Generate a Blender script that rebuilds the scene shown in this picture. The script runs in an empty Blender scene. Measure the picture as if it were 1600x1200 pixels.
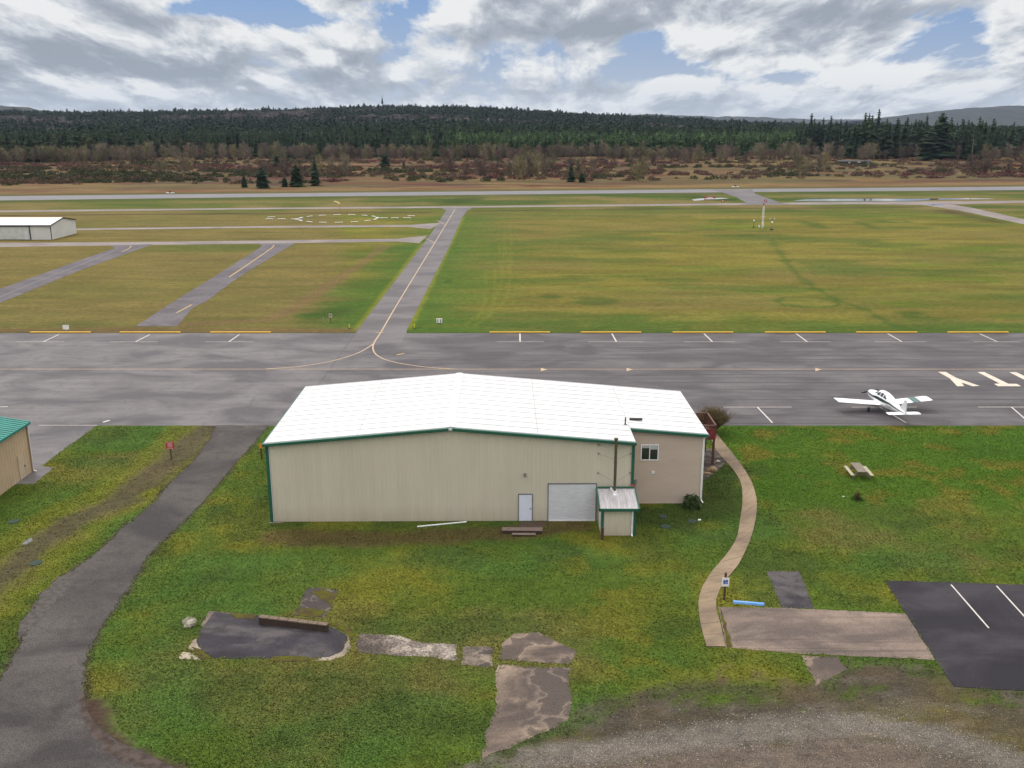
import bpy, math, random
import numpy as np
from mathutils import Vector, Matrix, geometry
R = random.Random(7)
S = bpy.context.scene
C = S.collection
PI = math.pi
# ------------------------------------------------------------------ camera model (1600 x 1200 photograph)
F, HZ, CH = 1500.0, 188.0, 29.0
PT = math.atan((600 - HZ) / F); sp, cp = math.sin(PT), math.cos(PT)
def ray(u, v):
    k = (v - 600) / F
    return (u - 800) / F, cp - k * sp, -sp - k * cp
def P(u, v, z=0.0):
    dx, dy, dz = ray(u, v); t = (z - CH) / dz
    return (dx * t, dy * t, z)
def W(u, v, y):                     # point on the vertical plane y = const
    dx, dy, dz = ray(u, v); t = y / dy
    return (dx * t, y, CH + dz * t)
cam = bpy.data.cameras.new('Camera'); co = bpy.data.objects.new('Camera', cam); C.objects.link(co)
co.location = (0, 0, CH); co.rotation_euler = (PI / 2 - PT, 0, 0)
cam.sensor_width = 36; cam.lens = 36 * F / 1600; cam.clip_start = 0.5; cam.clip_end = 40000
S.camera = co

# ------------------------------------------------------------------ numpy noise
def _h(i, j, s):
    n = (i * 374761393 + j * 668265263 + s * 974634777) & 0xffffffff
    n = ((n ^ (n >> 13)) * 1274126177) & 0xffffffff
    return ((n ^ (n >> 16)) & 0xffff) / 65535.0
def vn(x, y, s=0):
    x = np.asarray(x, float); y = np.asarray(y, float)
    xi = np.floor(x).astype(np.int64); yi = np.floor(y).astype(np.int64)
    fx = x - xi; fy = y - yi; fx = fx * fx * (3 - 2 * fx); fy = fy * fy * (3 - 2 * fy)
    a = _h(xi, yi, s); b = _h(xi + 1, yi, s); c = _h(xi, yi + 1, s); d = _h(xi + 1, yi + 1, s)
    return a + (b - a) * fx + (c - a) * fy + (a - b - c + d) * fx * fy
def fbm(x, y, s=0, o=4):
    t = 0; a = .5; n = 0
    for k in range(o):
        t = t + a * vn(x * 2 ** k, y * 2 ** k, s + k * 17); n += a; a *= .5
    return t / n
def ss(a, b, x): 
    t = np.clip((x - a) / (b - a), 0, 1); return t * t * (3 - 2 * t)
def inpoly(x, y, poly):
    r = np.zeros(np.shape(x), bool); n = len(poly)
    for i in range(n):
        x1, y1 = poly[i][:2]; x2, y2 = poly[(i + 1) % n][:2]
        if y1 == y2: continue
        c = ((y1 > y) != (y2 > y)) & (x < (x2 - x1) * (y - y1) / (y2 - y1) + x1); r ^= c
    return r
def dline(x, y, pts):
    d = np.full(np.shape(x), 1e9)
    for (x1, y1), (x2, y2) in zip(pts[:-1], pts[1:]):
        l = (x2 - x1) ** 2 + (y2 - y1) ** 2 + 1e-9
        t = np.clip(((x - x1) * (x2 - x1) + (y - y1) * (y2 - y1)) / l, 0, 1)
        d = np.minimum(d, np.hypot(x - x1 - t * (x2 - x1), y - y1 - t * (y2 - y1)))
    return d
def G(pts): return [P(u, v)[:2] for u, v in pts]

# ------------------------------------------------------------------ materials
def N(nt, t, **kw):
    n = nt.nodes.new(t)
    for k, v in kw.items(): setattr(n, k, v)
    return n
def newmat(name):
    m = bpy.data.materials.new(name); m.use_nodes = True; nt = m.node_tree
    return m, nt, nt.nodes['Principled BSDF']
def noise(nt, scale, stretch=(1, 1, 1), detail=5, rough=.6, dist=0, src='pos', off=(0, 0, 0)):
    if src == 'pos': s = N(nt, 'ShaderNodeNewGeometry').outputs['Position']
    else: s = N(nt, 'ShaderNodeTexCoord').outputs['Object']
    mp = N(nt, 'ShaderNodeMapping'); mp.inputs['Scale'].default_value = stretch; mp.inputs['Location'].default_value = off
    nt.links.new(s, mp.inputs['Vector'])
    n = N(nt, 'ShaderNodeTexNoise'); n.inputs['Scale'].default_value = scale; n.inputs['Detail'].default_value = detail
    n.inputs['Roughness'].default_value = rough; n.inputs['Distortion'].default_value = dist
    nt.links.new(mp.outputs[0], n.inputs['Vector']); return n.outputs['Fac']
def ramp(nt, fac, stops):
    r = N(nt, 'ShaderNodeValToRGB'); e = r.color_ramp.elements
    while len(e) < len(stops): e.new(.5)
    for el, (p, c) in zip(e, stops):
        el.position = p; el.color = (*c, 1) if len(c) == 3 else c
    nt.links.new(fac, r.inputs['Fac']); return r.outputs['Color']
def mixc(nt, a, b, fac, mode='MIX'):
    m = N(nt, 'ShaderNodeMix', data_type='RGBA', blend_type=mode)
    for s, i in ((a, 6), (b, 7), (fac, 0)):
        if isinstance(s, (int, float)): m.inputs[i].default_value = s
        elif isinstance(s, tuple): m.inputs[i].default_value = (*s, 1)
        else: nt.links.new(s, m.inputs[i])
    return m.outputs[2]
def math_(nt, op, a, b=None, c=None, clamp=False):
    m = N(nt, 'ShaderNodeMath', operation=op); m.use_clamp = clamp
    for i, s in enumerate((a, b, c)):
        if s is None: continue
        if isinstance(s, (int, float)): m.inputs[i].default_value = s
        else: nt.links.new(s, m.inputs[i])
    return m.outputs[0]
def bump(nt, bs, h, strength=.5, dist=.02):
    b = N(nt, 'ShaderNodeBump'); b.inputs['Strength'].default_value = strength; b.inputs['Distance'].default_value = dist
    nt.links.new(h, b.inputs['Height']); nt.links.new(b.outputs[0], bs.inputs['Normal'])
def mat(name, c1, c2=None, scale=2, rough=.7, stretch=(1, 1, 1), lo=.35, hi=.65, bmp=0, metal=0, spec=.5, detail=5, src='obj'):
    m, nt, bs = newmat(name)
    bs.inputs['Roughness'].default_value = rough; bs.inputs['Metallic'].default_value = metal
    bs.inputs['Specular IOR Level'].default_value = spec
    c2 = c2 or tuple(x * .82 for x in c1)
    f = noise(nt, scale, stretch, detail, src=src)
    nt.links.new(ramp(nt, f, [(lo, c1), (hi, c2)]), bs.inputs['Base Color'])
    if bmp: bump(nt, bs, f, bmp)
    return m
def paved(name, base, stain, light, rough=.75, streak=0.0, fine=60, stains=(.5, .7), spec=.4, grit=.35, xr=False, crack=0, fringe=0):
    """worn asphalt / concrete: large blotches, streaks along x, fine grit"""
    m, nt, bs = newmat(name)
    big = noise(nt, .11, (1, 1.6, 1), 6, .6, .6)
    c = ramp(nt, big, [(.40, light), (.5, base), (.60, stain)])
    if xr:      # the right part of the apron is older and darker
        sxx = N(nt, 'ShaderNodeSeparateXYZ'); nt.links.new(N(nt, 'ShaderNodeNewGeometry').outputs['Position'], sxx.inputs[0])
        xm_r = N(nt, 'ShaderNodeMapRange'); xm_r.interpolation_type = 'SMOOTHSTEP'; nt.links.new(sxx.outputs[0], xm_r.inputs[0]); xm_r.inputs[1].default_value = -24; xm_r.inputs[2].default_value = -6
        c = mixc(nt, c, mixc(nt, c, (.80, .79, .80), 1.0, 'MULTIPLY'), xm_r.outputs[0]); streak = math_(nt, 'MULTIPLY_ADD', xm_r.outputs[0], streak * .7, streak * .3)
    if streak:
        s = noise(nt, .9, (.035, 1, 1), 4, .75)
        c = mixc(nt, c, stain, math_(nt, 'MULTIPLY', ramp(nt, s, [(.47, (0, 0, 0)), (.62, (1, 1, 1))]), streak))
        s2 = noise(nt, 2.6, (.012, 1, 1), 2, .6, 0, off=(3, 9, 0))
        c = mixc(nt, c, tuple(x * .55 for x in stain), math_(nt, 'MULTIPLY', ramp(nt, s2, [(.62, (0, 0, 0)), (.66, (1, 1, 1))]), streak))
    md = noise(nt, .8, (1, 1, 1), 6, .65, .4, off=(7, 1, 0))
    c = mixc(nt, c, stain, math_(nt, 'MULTIPLY', ramp(nt, md, [(stains[0], (0, 0, 0)), (stains[1], (1, 1, 1))]), .6))
    if fringe:   # damp stains with a pale dried rim
        fn = noise(nt, fringe * .8, (1, 1, 1), 5, .5, .25, off=(11, 3, 0))
        c = mixc(nt, c, tuple(x * 1.35 for x in light), ramp(nt, fn, [(.48, (0,) * 3), (.515, (.3,) * 3), (.525, (.3,) * 3), (.535, (0,) * 3)]))
        c = mixc(nt, c, stain, ramp(nt, fn, [(.522, (0,) * 3), (.545, (.7,) * 3), (.62, (.95,) * 3)]))
    if crack:
        vo = N(nt, 'ShaderNodeTexVoronoi', feature='DISTANCE_TO_EDGE'); vo.inputs['Scale'].default_value = crack
        nz = N(nt, 'ShaderNodeTexNoise'); nz.inputs['Scale'].default_value = 1.2; nz.inputs['Detail'].default_value = 4
        gp = N(nt, 'ShaderNodeNewGeometry').outputs['Position']; nt.links.new(gp, nz.inputs['Vector'])
        va = N(nt, 'ShaderNodeVectorMath', operation='MULTIPLY_ADD'); nt.links.new(nz.outputs['Color'], va.inputs[0]); va.inputs[1].default_value = (1.1, 1.1, 0); nt.links.new(gp, va.inputs[2]); nt.links.new(va.outputs[0], vo.inputs['Vector'])
        c = mixc(nt, c, tuple(x * .45 for x in stain), ramp(nt, vo.outputs['Distance'], [(.003, (.6,) * 3), (.009, (0,) * 3)]))
    g = noise(nt, fine, (1, 1, 1), 3, .7)
    c = mixc(nt, c, ramp(nt, g, [(.3, (1 - grit,) * 3), (.7, (1 + grit,) * 3)]), 1.0, 'MULTIPLY')
    nt.links.new(c, bs.inputs['Base Color']); bs.inputs['Specular IOR Level'].default_value = spec * .28
    nt.links.new(ramp(nt, big, [(.4, (rough + .1,) * 3), (.65, (rough - .12,) * 3)]), bs.inputs['Roughness'])
    bump(nt, bs, g, .4, .01)
    return m
M = {}
M['apron'] = paved('apron_asphalt', (.118, .108, .110), (.073, .066, .069), (.152, .142, .142), .62, .8, 14, (.52, .75), xr=True)
M['taxi'] = paved('taxiway_asphalt', (.130, .119, .121), (.090, .081, .083), (.15, .138, .138), .7, .3, 12, (.58, .8))
M['lane2'] = paved('old_lane_asphalt', (.105, .092, .098), (.07, .06, .066), (.13, .115, .12), .7, .1, 12, (.5, .7))
M['runway'] = paved('runway_asphalt', (.158, .153, .16), (.13, .125, .135), (.185, .178, .184), .6, .3, 5)
M['lane'] = paved('lane_asphalt', (.2, .17, .155), (.15, .125, .12), (.23, .2, .19), .7, .2, 5)
M['road'] = paved('road_asphalt', (.062, .056, .052), (.038, .034, .033), (.083, .075, .069), .75, 0, 16, (.5, .7), .3, .6)
M['lot'] = paved('parking_asphalt', (.029, .026, .031), (.020, .018, .022), (.046, .042, .047), .85, .2, 30, (.55, .8), .5)
M['pad'] = paved('old_asphalt_pad', (.038, .034, .040), (.022, .019, .022), (.085, .076, .076), .85, .1, 26, (.5, .66), .5, .5)
M['slab'] = paved('worn_concrete', (.17, .128, .098), (.075, .06, .052), (.22, .17, .13), .8, .2, 20, (.9, .95), .3, .45, fringe=.42)
M['slabdark'] = paved('stained_concrete', (.11, .09, .075), (.05, .042, .04), (.2, .16, .125), .8, 0, 14, (.46, .56), .3, .5, fringe=.8)
M['cracked'] = paved('cracked_slab', (.13, .105, .085), (.055, .045, .04), (.28, .24, .2), .85, 0, 7, (.44, .52), .3, .7, crack=1.1)
M['fringe'] = paved('old_concrete_fringe', (.24, .2, .15), (.13, .11, .085), (.33, .28, .22), .85, 0, 9, (.5, .65), .3, .5)
M['linew'] = mat('white_marking', (.50, .46, .42), (.34, .31, .29), 3, .7, lo=.4, hi=.75)
M['liney'] = mat('cream_marking', (.42, .30, .18), (.26, .20, .15), 2, .7, lo=.4, hi=.75)
M['liney2'] = mat('yellow_marking', (.45, .30, .07), (.3, .2, .08), 3, .7)
M['letter'] = mat('letter_paint', (.56, .49, .40), (.44, .38, .31), 1.2, .7)
M['beige'] = mat('beige_siding', (.575, .525, .42), (.54, .49, .39), .35, .55, (1, 1, .4), spec=.3)
def weathered(m, ztop, dirt=(.30, .24, .16), amt=.35):
    mm = M[m]; nt = mm.node_tree; bs = nt.nodes['Principled BSDF']; src = bs.inputs['Base Color'].links[0].from_socket
    sx_ = N(nt, 'ShaderNodeSeparateXYZ'); nt.links.new(N(nt, 'ShaderNodeNewGeometry').outputs['Position'], sx_.inputs[0])
    zf_ = N(nt, 'ShaderNodeMapRange'); nt.links.new(sx_.outputs[2], zf_.inputs[0]); zf_.inputs[1].default_value = ztop; zf_.inputs[2].default_value = 0
    n1_ = noise(nt, 1.3, (1, 1, .25), 5, .65); n2_ = noise(nt, 2.2, (1, 1, .05), 3, .6, off=(5, 5, 5))
    f_ = math_(nt, 'MULTIPLY', math_(nt, 'MULTIPLY', zf_.outputs[0], n1_), amt * 2)
    c_ = mixc(nt, src, dirt, f_)
    c_ = mixc(nt, c_, ramp(nt, n2_, [(.40, (.97, .97, .965)), (.6, (1.01, 1.01, 1.01))]), 1.0, 'MULTIPLY')
    nt.links.new(c_, bs.inputs['Base Color'])
weathered('beige', 1.3)
M['tan'] = mat('tan_siding', (.50, .38, .25), (.44, .33, .22), .5, .55, spec=.3)
M['roofw'] = mat('white_roof', (.575, .575, .57), (.51, .51, .50), .35, .45, (1, .5, 1), lo=.45, hi=.8, spec=.3)
M['roofg'] = mat('grey_white_roof', (.52, .50, .50), (.36, .34, .34), 1.4, .5, (3, .5, 1))
M['green'] = mat('green_trim', (.018, .11, .07), (.014, .085, .055), 1.5, .4)
M['greenroof'] = mat('green_roof', (.02, .21, .17), (.02, .16, .13), 1.0, .35)
M['white'] = mat('white_paint', (.62, .63, .655), (.53, .535, .55), 1.6, .5, (1, 1, 4))
M['whitedoor'] = mat('white_door', (.66, .69, .78), (.6, .63, .72), 1, .5)
M['cream'] = mat('pale_wall', (.60, .60, .56), (.54, .54, .5), .3, .6)
M['dark'] = mat('dark_metal', (.03, .028, .026), (.045, .035, .03), 3, .5)
M['grey'] = mat('grey_metal', (.2, .2, .19), (.14, .14, .13), 3, .6, spec=.2)
M['pipe'] = mat('weathered_pipe', (.10, .085, .045), (.055, .045, .03), 3, .5, (3, 3, .5))
M['glass'] = mat('dark_glass', (.018, .022, .024), (.03, .035, .036), 2, .08, spec=.8)
M['blind'] = mat('window_blind', (.42, .44, .44), (.35, .37, .37), 2, .7)
M['deck'] = mat('stained_deck_wood', (.12, .045, .03), (.075, .03, .022), 2.5, .7, (4, 4, .6))
M['deckred'] = mat('red_deck_board', (.20, .02, .025), (.13, .02, .02), 2.5, .6)
M['wood'] = mat('grey_wood', (.20, .17, .13), (.13, .105, .085), 3, .85, (5, 1, 1), bmp=.3)
M['woodp'] = mat('pale_wood', (.36, .34, .22), (.26, .24, .16), 3, .85, (5, 1, 1))
M['timber'] = mat('old_timber', (.17, .125, .085), (.085, .06, .042), 2.5, .9, (1, 4, 4), bmp=.4)
M['timberend'] = mat('dark_timber', (.035, .022, .016), (.05, .03, .02), 3, .9)
M['pallet'] = mat('weathered_plank', (.20, .145, .115), (.12, .088, .072), 3, .85, (1, 5, 1))
M['rust'] = mat('rusty_post', (.09, .035, .02), (.05, .025, .018), 6, .85)
M['rock'] = mat('pale_rock', (.46, .42, .33), (.28, .25, .19), 4, .9, bmp=.6)
M['rockt'] = mat('tan_rock', (.32, .22, .12), (.2, .14, .09), 4, .9, bmp=.6)
M['red'] = mat('red_sign', (.42, .025, .03), (.35, .02, .03), 4, .5)
M['orange'] = mat('orange_sign', (.75, .26, .01), (.7, .22, .01), 4, .5)
M['yellow'] = mat('yellow_bar', (.60, .36, .03), (.42, .25, .03), 1.5, .65, (.6, 3, 3), lo=.42, hi=.75)
M['yel2'] = mat('yellow_marker', (.7, .6, .02), (.6, .5, .02), 3, .5)
M['blue'] = mat('blue_stop', (.10, .27, .62), (.16, .33, .62), 4, .7)
M['bluesign'] = mat('blue_symbol', (.03, .08, .4), None, 4, .5)
M['plane'] = mat('aircraft_white', (.80, .81, .82), (.76, .77, .78), 1, .22, spec=.5)
M['stripe'] = mat('aircraft_stripe', (.012, .03, .028), None, 2, .3)
M['band'] = mat('aircraft_band', (.05, .11, .105), (.07, .13, .12), 3, .35)
M['regis'] = mat('registration_grey', (.16, .19, .19), None, 2, .4)
M['rubber'] = mat('rubber', (.018, .018, .018), None, 5, .8)
M['lid'] = mat('cover_blue_green', (.045, .062, .062), (.035, .055, .035), 4, .9, spec=.1)
M['tank'] = mat('bright_white', (.8, .8, .78), None, 3, .4)

# ------------------------------------------------------------------ mesh builder
class MB:
    def __init__(s): s.v = []; s.f = []
    def add(s, vs, fs):
        o = len(s.v); s.v += [tuple(p) for p in vs]; s.f += [tuple(i + o for i in f) for f in fs]; return s
    def box(s, x0, x1, y0, y1, z0, z1, m=None):
        vs = [Vector(p) for p in ((x0, y0, z0), (x1, y0, z0), (x1, y1, z0), (x0, y1, z0), (x0, y0, z1), (x1, y0, z1), (x1, y1, z1), (x0, y1, z1))]
        if m is not None: vs = [m @ p for p in vs]
        return s.add(vs, [(0, 3, 2, 1), (4, 5, 6, 7), (0, 1, 5, 4), (1, 2, 6, 5), (2, 3, 7, 6), (3, 0, 4, 7)])
    def cyl(s, a, b, r0, r1=None, n=10, caps=True):
        a = Vector(a); b = Vector(b); r1 = r0 if r1 is None else r1
        d = (b - a).normalized(); x = d.orthogonal().normalized(); y = d.cross(x)
        vs = []
        for p, r in ((a, r0), (b, r1)):
            for i in range(n):
                t = 2 * PI * i / n; vs.append(p + x * (r * math.cos(t)) + y * (r * math.sin(t)))
        fs = [(i, (i + 1) % n, n + (i + 1) % n, n + i) for i in range(n)]
        if caps: fs += [tuple(range(n))[::-1], tuple(range(n, 2 * n))]
        return s.add(vs, fs)
    def beam(s, a, b, w, h):        # box beam from a to b
        a = Vector(a); b = Vector(b); d = b - a; L = d.length; d.normalize()
        up = Vector((0, 0, 1)) if abs(d.z) < .95 else Vector((0, 1, 0))
        x = d.cross(up).normalized(); z = x.cross(d)
        m = Matrix((( x.x, d.x, z.x, a.x), (x.y, d.y, z.y, a.y), (x.z, d.z, z.z, a.z), (0, 0, 0, 1)))
        return s.box(-w / 2, w / 2, 0, L, -h / 2, h / 2, m)
    def prism(s, pts, ext):         # pts polygon (3D), extruded by vector
        n = len(pts); e = Vector(ext); vs = [Vector(p) for p in pts] + [Vector(p) + e for p in pts]
        return s.add(vs, [tuple(range(n)), tuple(range(2 * n - 1, n - 1, -1))] + [(i, n + i, n + (i + 1) % n, (i + 1) % n) for i in range(n)])
    def blob(s, c, r, seed, sc=(1, 1, 1), n=8, m=12, amp=.25):
        rr = random.Random(seed); ph = [rr.uniform(0, 6) for _ in range(8)]; vs = []; fs = []
        for i in range(n + 1):
            th = PI * i / n
            for j in range(m):
                f = 2 * PI * j / m
                k = r * (1 + amp * (math.sin(2 * f + ph[0] + 2 * th) * .5 + math.sin(3 * f + ph[1]) * math.sin(2 * th + ph[2]) * .5 + math.sin(5 * f + ph[3] + 3 * th) * .25))
                vs.append((c[0] + sc[0] * k * math.sin(th) * math.cos(f), c[1] + sc[1] * k * math.sin(th) * math.sin(f), c[2] + sc[2] * k * math.cos(th)))
        for i in range(n):
            for j in range(m):
                fs.append((i * m + j, (i + 1) * m + j, (i + 1) * m + (j + 1) % m, i * m + (j + 1) % m))
        return s.add(vs, fs)
    def build(s, name, m, parent=None, smooth=False, bevel=0, loc=None):
        me = bpy.data.meshes.new(name); me.from_pydata(s.v, [], s.f); me.validate(); me.update()
        if smooth: me.polygons.foreach_set('use_smooth', [True] * len(me.polygons))
        o = bpy.data.objects.new(name, me); C.objects.link(o)
        if m: me.materials.append(M[m] if isinstance(m, str) else m)
        if loc is not None: o.location = loc
        if parent is not None: o.parent = parent
        if bevel:
            b = o.modifiers.new('Bevel', 'BEVEL'); b.width = bevel; b.segments = 2; b.limit_method = 'ANGLE'
        return o
def build_each(b, name, m, parent):
    out = []
    for i in range(0, len(b.v), 8):
        q = MB(); q.v = b.v[i:i + 8]; q.f = [tuple(k - i for k in f) for f in b.f if min(f) >= i and max(f) < i + 8]; out.append(q.build(name, m, parent))
    return out
def tag(o, label=None, cat=None, group=None, kind=None):
    if label: o['label'] = label
    if cat: o['category'] = cat
    if group: o['group'] = group
    if kind: o['kind'] = kind
    return o
def empty(name, loc=(0, 0, 0), rz=0, label=None, cat=None, group=None):
    o = bpy.data.objects.new(name, None); C.objects.link(o); o.location = loc; o.rotation_euler = (0, 0, rz)
    o.empty_display_size = .3
    return tag(o, label, cat, group)
def part(o, label): o['label'] = label; return o
def copy_tree(root):
    r = root.copy(); C.objects.link(r)
    for ch in list(root.children):
        c = ch.copy(); C.objects.link(c); c.parent = r
        for g in list(ch.children):
            d = g.copy(); C.objects.link(d); d.parent = c
    return r

# ------------------------------------------------------------------ flat sheets (roads, slabs, markings)
PAVED = []            # polygons kept free of grass tufts
def densify(pts, step):
    out = []
    for i in range(len(pts)):
        a = pts[i]; b = pts[(i + 1) % len(pts)]; L = math.hypot(b[0] - a[0], b[1] - a[1]); n = max(1, int(L / step))
        for k in range(n): out.append((a[0] + (b[0] - a[0]) * k / n, a[1] + (b[1] - a[1]) * k / n))
    return out
def catmull(pts, n=6):
    out = []
    for i in range(len(pts) - 1):
        p0 = pts[max(i - 1, 0)]; p1 = pts[i]; p2 = pts[i + 1]; p3 = pts[min(i + 2, len(pts) - 1)]
        for k in range(n):
            t = k / n
            out.append(tuple(.5 * (2 * p1[a] + (p2[a] - p0[a]) * t + (2 * p0[a] - 5 * p1[a] + 4 * p2[a] - p3[a]) * t * t + (3 * p1[a] - p0[a] - 3 * p2[a] + p3[a]) * t ** 3) for a in (0, 1)))
    out.append(tuple(pts[-1][:2])); return out
def sheet(name, poly, z, m, jag=0, step=.5, kind='structure', paved=True, label=None, cat=None):
    """poly in world xy; a thin sheet lying at height z with a ragged edge"""
    if jag:
        poly = densify(poly, step); a = np.array(poly)
        jx = (fbm(a[:, 0] * 1.3, a[:, 1] * 1.3, 11, 3) - .5) * 2 * jag; jy = (fbm(a[:, 0] * 1.3 + 50, a[:, 1] * 1.3, 12, 3) - .5) * 2 * jag
        poly = [(p[0] + float(q), p[1] + float(w)) for p, q, w in zip(poly, jx, jy)]
    tris = geometry.tessellate_polygon([[Vector((p[0], p[1], 0)) for p in poly]])
    b = MB(); vs = [(p[0], p[1], z) for p in poly]; fs = []
    for t in tris:
        A, B, D = (vs[i] for i in t)
        cr = (B[0] - A[0]) * (D[1] - A[1]) - (B[1] - A[1]) * (D[0] - A[0])
        fs.append(tuple(t) if cr > 0 else tuple(t)[::-1])
    # thin skirt so that the edge meets the ground
    n = len(vs); low = [(p[0], p[1], -.02) for p in poly]
    vs2 = vs + low; fs += [(i, (i + 1) % n, n + (i + 1) % n, n + i) for i in range(n)]
    b.add(vs2, fs); o = b.build(name, m)
    if kind: o['kind'] = kind
    if label: tag(o, label, cat)
    if paved: PAVED.append(poly)
    return o
def strip(pts, w):
    L = []; Rr = []
    for i, p in enumerate(pts):
        a = pts[max(i - 1, 0)]; b = pts[min(i + 1, len(pts) - 1)]
        dx, dy = b[0] - a[0], b[1] - a[1]; l = math.hypot(dx, dy) or 1
        nx, ny = -dy / l * w / 2, dx / l * w / 2
        L.append((p[0] + nx, p[1] + ny)); Rr.append((p[0] - nx, p[1] - ny))
    return L, Rr
class Marks:
    """painted markings of one colour, all on one layer"""
    def __init__(s): s.b = MB()
    def line(s, pts, w, z):
        L, Rr = strip(pts, w); n = len(pts)
        s.b.add([(x, y, z) for x, y in L] + [(x, y, z) for x, y in Rr], [(i, n + i, n + i + 1, i + 1) for i in range(n - 1)])
    def poly(s, pts, z):
        tris = geometry.tessellate_polygon([[Vector((p[0], p[1], 0)) for p in pts]]); fs = []
        for t in tris:
            A, B, D = (pts[i] for i in t)
            cr = (B[0] - A[0]) * (D[1] - A[1]) - (B[1] - A[1]) * (D[0] - A[0]); fs.append(tuple(t) if cr > 0 else tuple(t)[::-1])
        s.b.add([(x, y, z) for x, y in pts], fs)
    def build(s, name, m): o = s.b.build(name, m); o['kind'] = 'structure'; return o

yA0, yA1 = P(0, 665)[1], P(0, 520.5)[1]
sheet('apron_pavement', [(-260, yA0), (260, yA0), (260, yA1), (-260, yA1)], .006, 'apron', .10, .6)
sheet('taxiway_pavement', G([(556, 519.5), (560, 514), (662.5, 380), (676, 361), (691, 338), (697, 329), (688, 324), (680, 322.8), (745, 321.8), (738, 324.5), (729, 330), (722, 340), (701, 387.5), (662, 463), (636, 514), (635, 521), (628, 534), (540, 545)]), .010, 'taxi', .05, 1.5)
def lane(name, top, bot, z, m, jag=.15): return sheet(name, G(top + bot[::-1]), z, m, jag, 2)
lane('runway_pavement', [(-120, 307.5), (0, 306.5), (400, 302.5), (800, 298.5), (1200, 295), (1600, 291.5), (1750, 290.5)], [(-120, 315), (0, 313.2), (400, 308), (800, 303.8), (1200, 299.8), (1600, 297), (1750, 296)], .016, 'runway')
lane('parallel_road', [(-120, 330), (0, 329), (400, 324.8), (685, 322.4), (740, 322), (1100, 318), (1350, 315.2), (1600, 313.6), (1750, 313)], [(-120, 332.6), (0, 331.6), (400, 327.2), (685, 325), (740, 324.4), (1100, 320.8), (1350, 319), (1440, 320), (1600, 317), (1750, 316)], .016, 'lane')
lane('north_road', [(100, 357.4), (400, 353.4), (640, 351.4), (690, 348)], [(100, 360), (400, 356), (640, 354.4), (672, 358)], .016, 'lane', .08)
lane('south_road', [(-120, 380), (0, 379.4), (200, 378.5), (400, 376), (620, 373), (668, 368)], [(-120, 387), (0, 386), (180, 383.5), (400, 380.6), (620, 377.4), (655, 380)], .016, 'lane', .08)
sheet('hangar_road', G([(-80, 476), (0, 451.5), (67, 427.5), (125, 406.5), (180, 387.5), (172, 383.5), (240, 381.5), (210, 392), (125, 422.5), (60, 449), (0, 473.5), (-80, 503)]), .02, 'lane2', .1, 1.5)
sheet('hangar_road', G([(212, 510), (250, 485), (290, 460), (362, 415), (400, 391), (410, 384), (404, 380.5), (462, 379.5), (452, 385), (400, 416.5), (362, 441), (322, 471), (303, 480), (276, 510)]), .02, 'lane2', .2, 1.2)
sheet('connector_road', G([(1110, 296.5), (1175, 296), (1180, 303), (1222, 317.5), (1240, 319.5), (1150, 320.5), (1168, 318), (1150, 308), (1128, 300.5)]), .02, 'taxi', .15, 2)
sheet('angled_road', G([(1420, 318), (1480, 318.5), (1520, 325), (1600, 342.5), (1700, 364), (1700, 374), (1600, 350.5), (1500, 329), (1450, 321.5)]), .02, 'lane', .15, 2)
sheet('forecourt_pavement', G([(152, 664.2), (65, 728), (84, 731), (54, 756), (30, 757), (-30, 757), (-140, 740), (-140, 664.2)]), .008, 'apron', .08, .6)
rl = [(338, 664.5), (334, 674), (331.5, 681), (303, 720), (264, 757), (234, 792), (193, 824), (160, 857), (112, 893), (80, 920), (53, 952), (38, 990), (24, 1024), (5, 1053), (-20, 1110), (-60, 1200), (-90, 1320), (-120, 1500)]
rr = [(418, 664.5), (400, 688), (382, 707), (340, 757), (312, 789.5), (282, 820), (258, 842), (230, 872), (205, 915), (184, 944), (163, 971), (149, 995), (139, 1016), (133, 1045), (132, 1077), (136, 1109), (152, 1133), (181, 1157), (227, 1178), (269, 1201), (330, 1235), (480, 1320), (700, 1500)]
RL, RRt = catmull(G(rl)), catmull(G(rr))
sheet('access_road', RL + RRt[::-1], .012, 'road', .16, .35)
pl = [(1112, 690), (1121, 707), (1135, 722.5), (1148, 738), (1158, 756.5), (1160, 785), (1156, 813), (1151, 841), (1135, 867), (1114, 891), (1097, 918), (1091, 943.5), (1095, 977), (1104, 1011)]
pr = [(1113, 668), (1126, 686), (1142, 705.5), (1162, 732), (1175, 755), (1182, 779), (1182, 802), (1175, 836), (1165, 861), (1151, 887), (1131, 909.5), (1121, 932), (1118, 948), (1126.6, 977.5), (1133, 1011)]
# concrete walkway: separate slabs between joints
def walkway():
    a = catmull(G(pl), 8); b = catmull(G(pr), 8)
    def resample(p, n):
        d = [0]
        for i in range(1, len(p)): d.append(d[-1] + math.dist(p[i], p[i - 1]))
        return [(float(np.interp(t, d, [q[0] for q in p])), float(np.interp(t, d, [q[1] for q in p]))) for t in np.linspace(0, d[-1], n)]
    n = 31; A = resample(a, n); B = resample(b, n); mb = MB()
    for i in range(n - 1):
        q = [A[i], B[i], B[i + 1], A[i + 1]]; cx = sum(p[0] for p in q) / 4; cy = sum(p[1] for p in q) / 4
        z = .05 + R.uniform(-.006, .006)
        top = [(cx + (p[0] - cx) * .99, cy + (p[1] - cy) * .978, z) for p in q]
        mb.prism(top[::-1], (0, 0, -.08))
    o = mb.build('walkway_path', 'walk'); o['kind'] = 'structure'
    PAVED.append(A + B[::-1])
    sheet('path_line', A + B[::-1], .04, 'slabdark')
M['walk'] = paved('walkway_concrete', (.21, .158, .106), (.13, .10, .075), (.26, .20, .135), .85, 0, 22, (.52, .7), .3, .25)
walkway()
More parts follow.
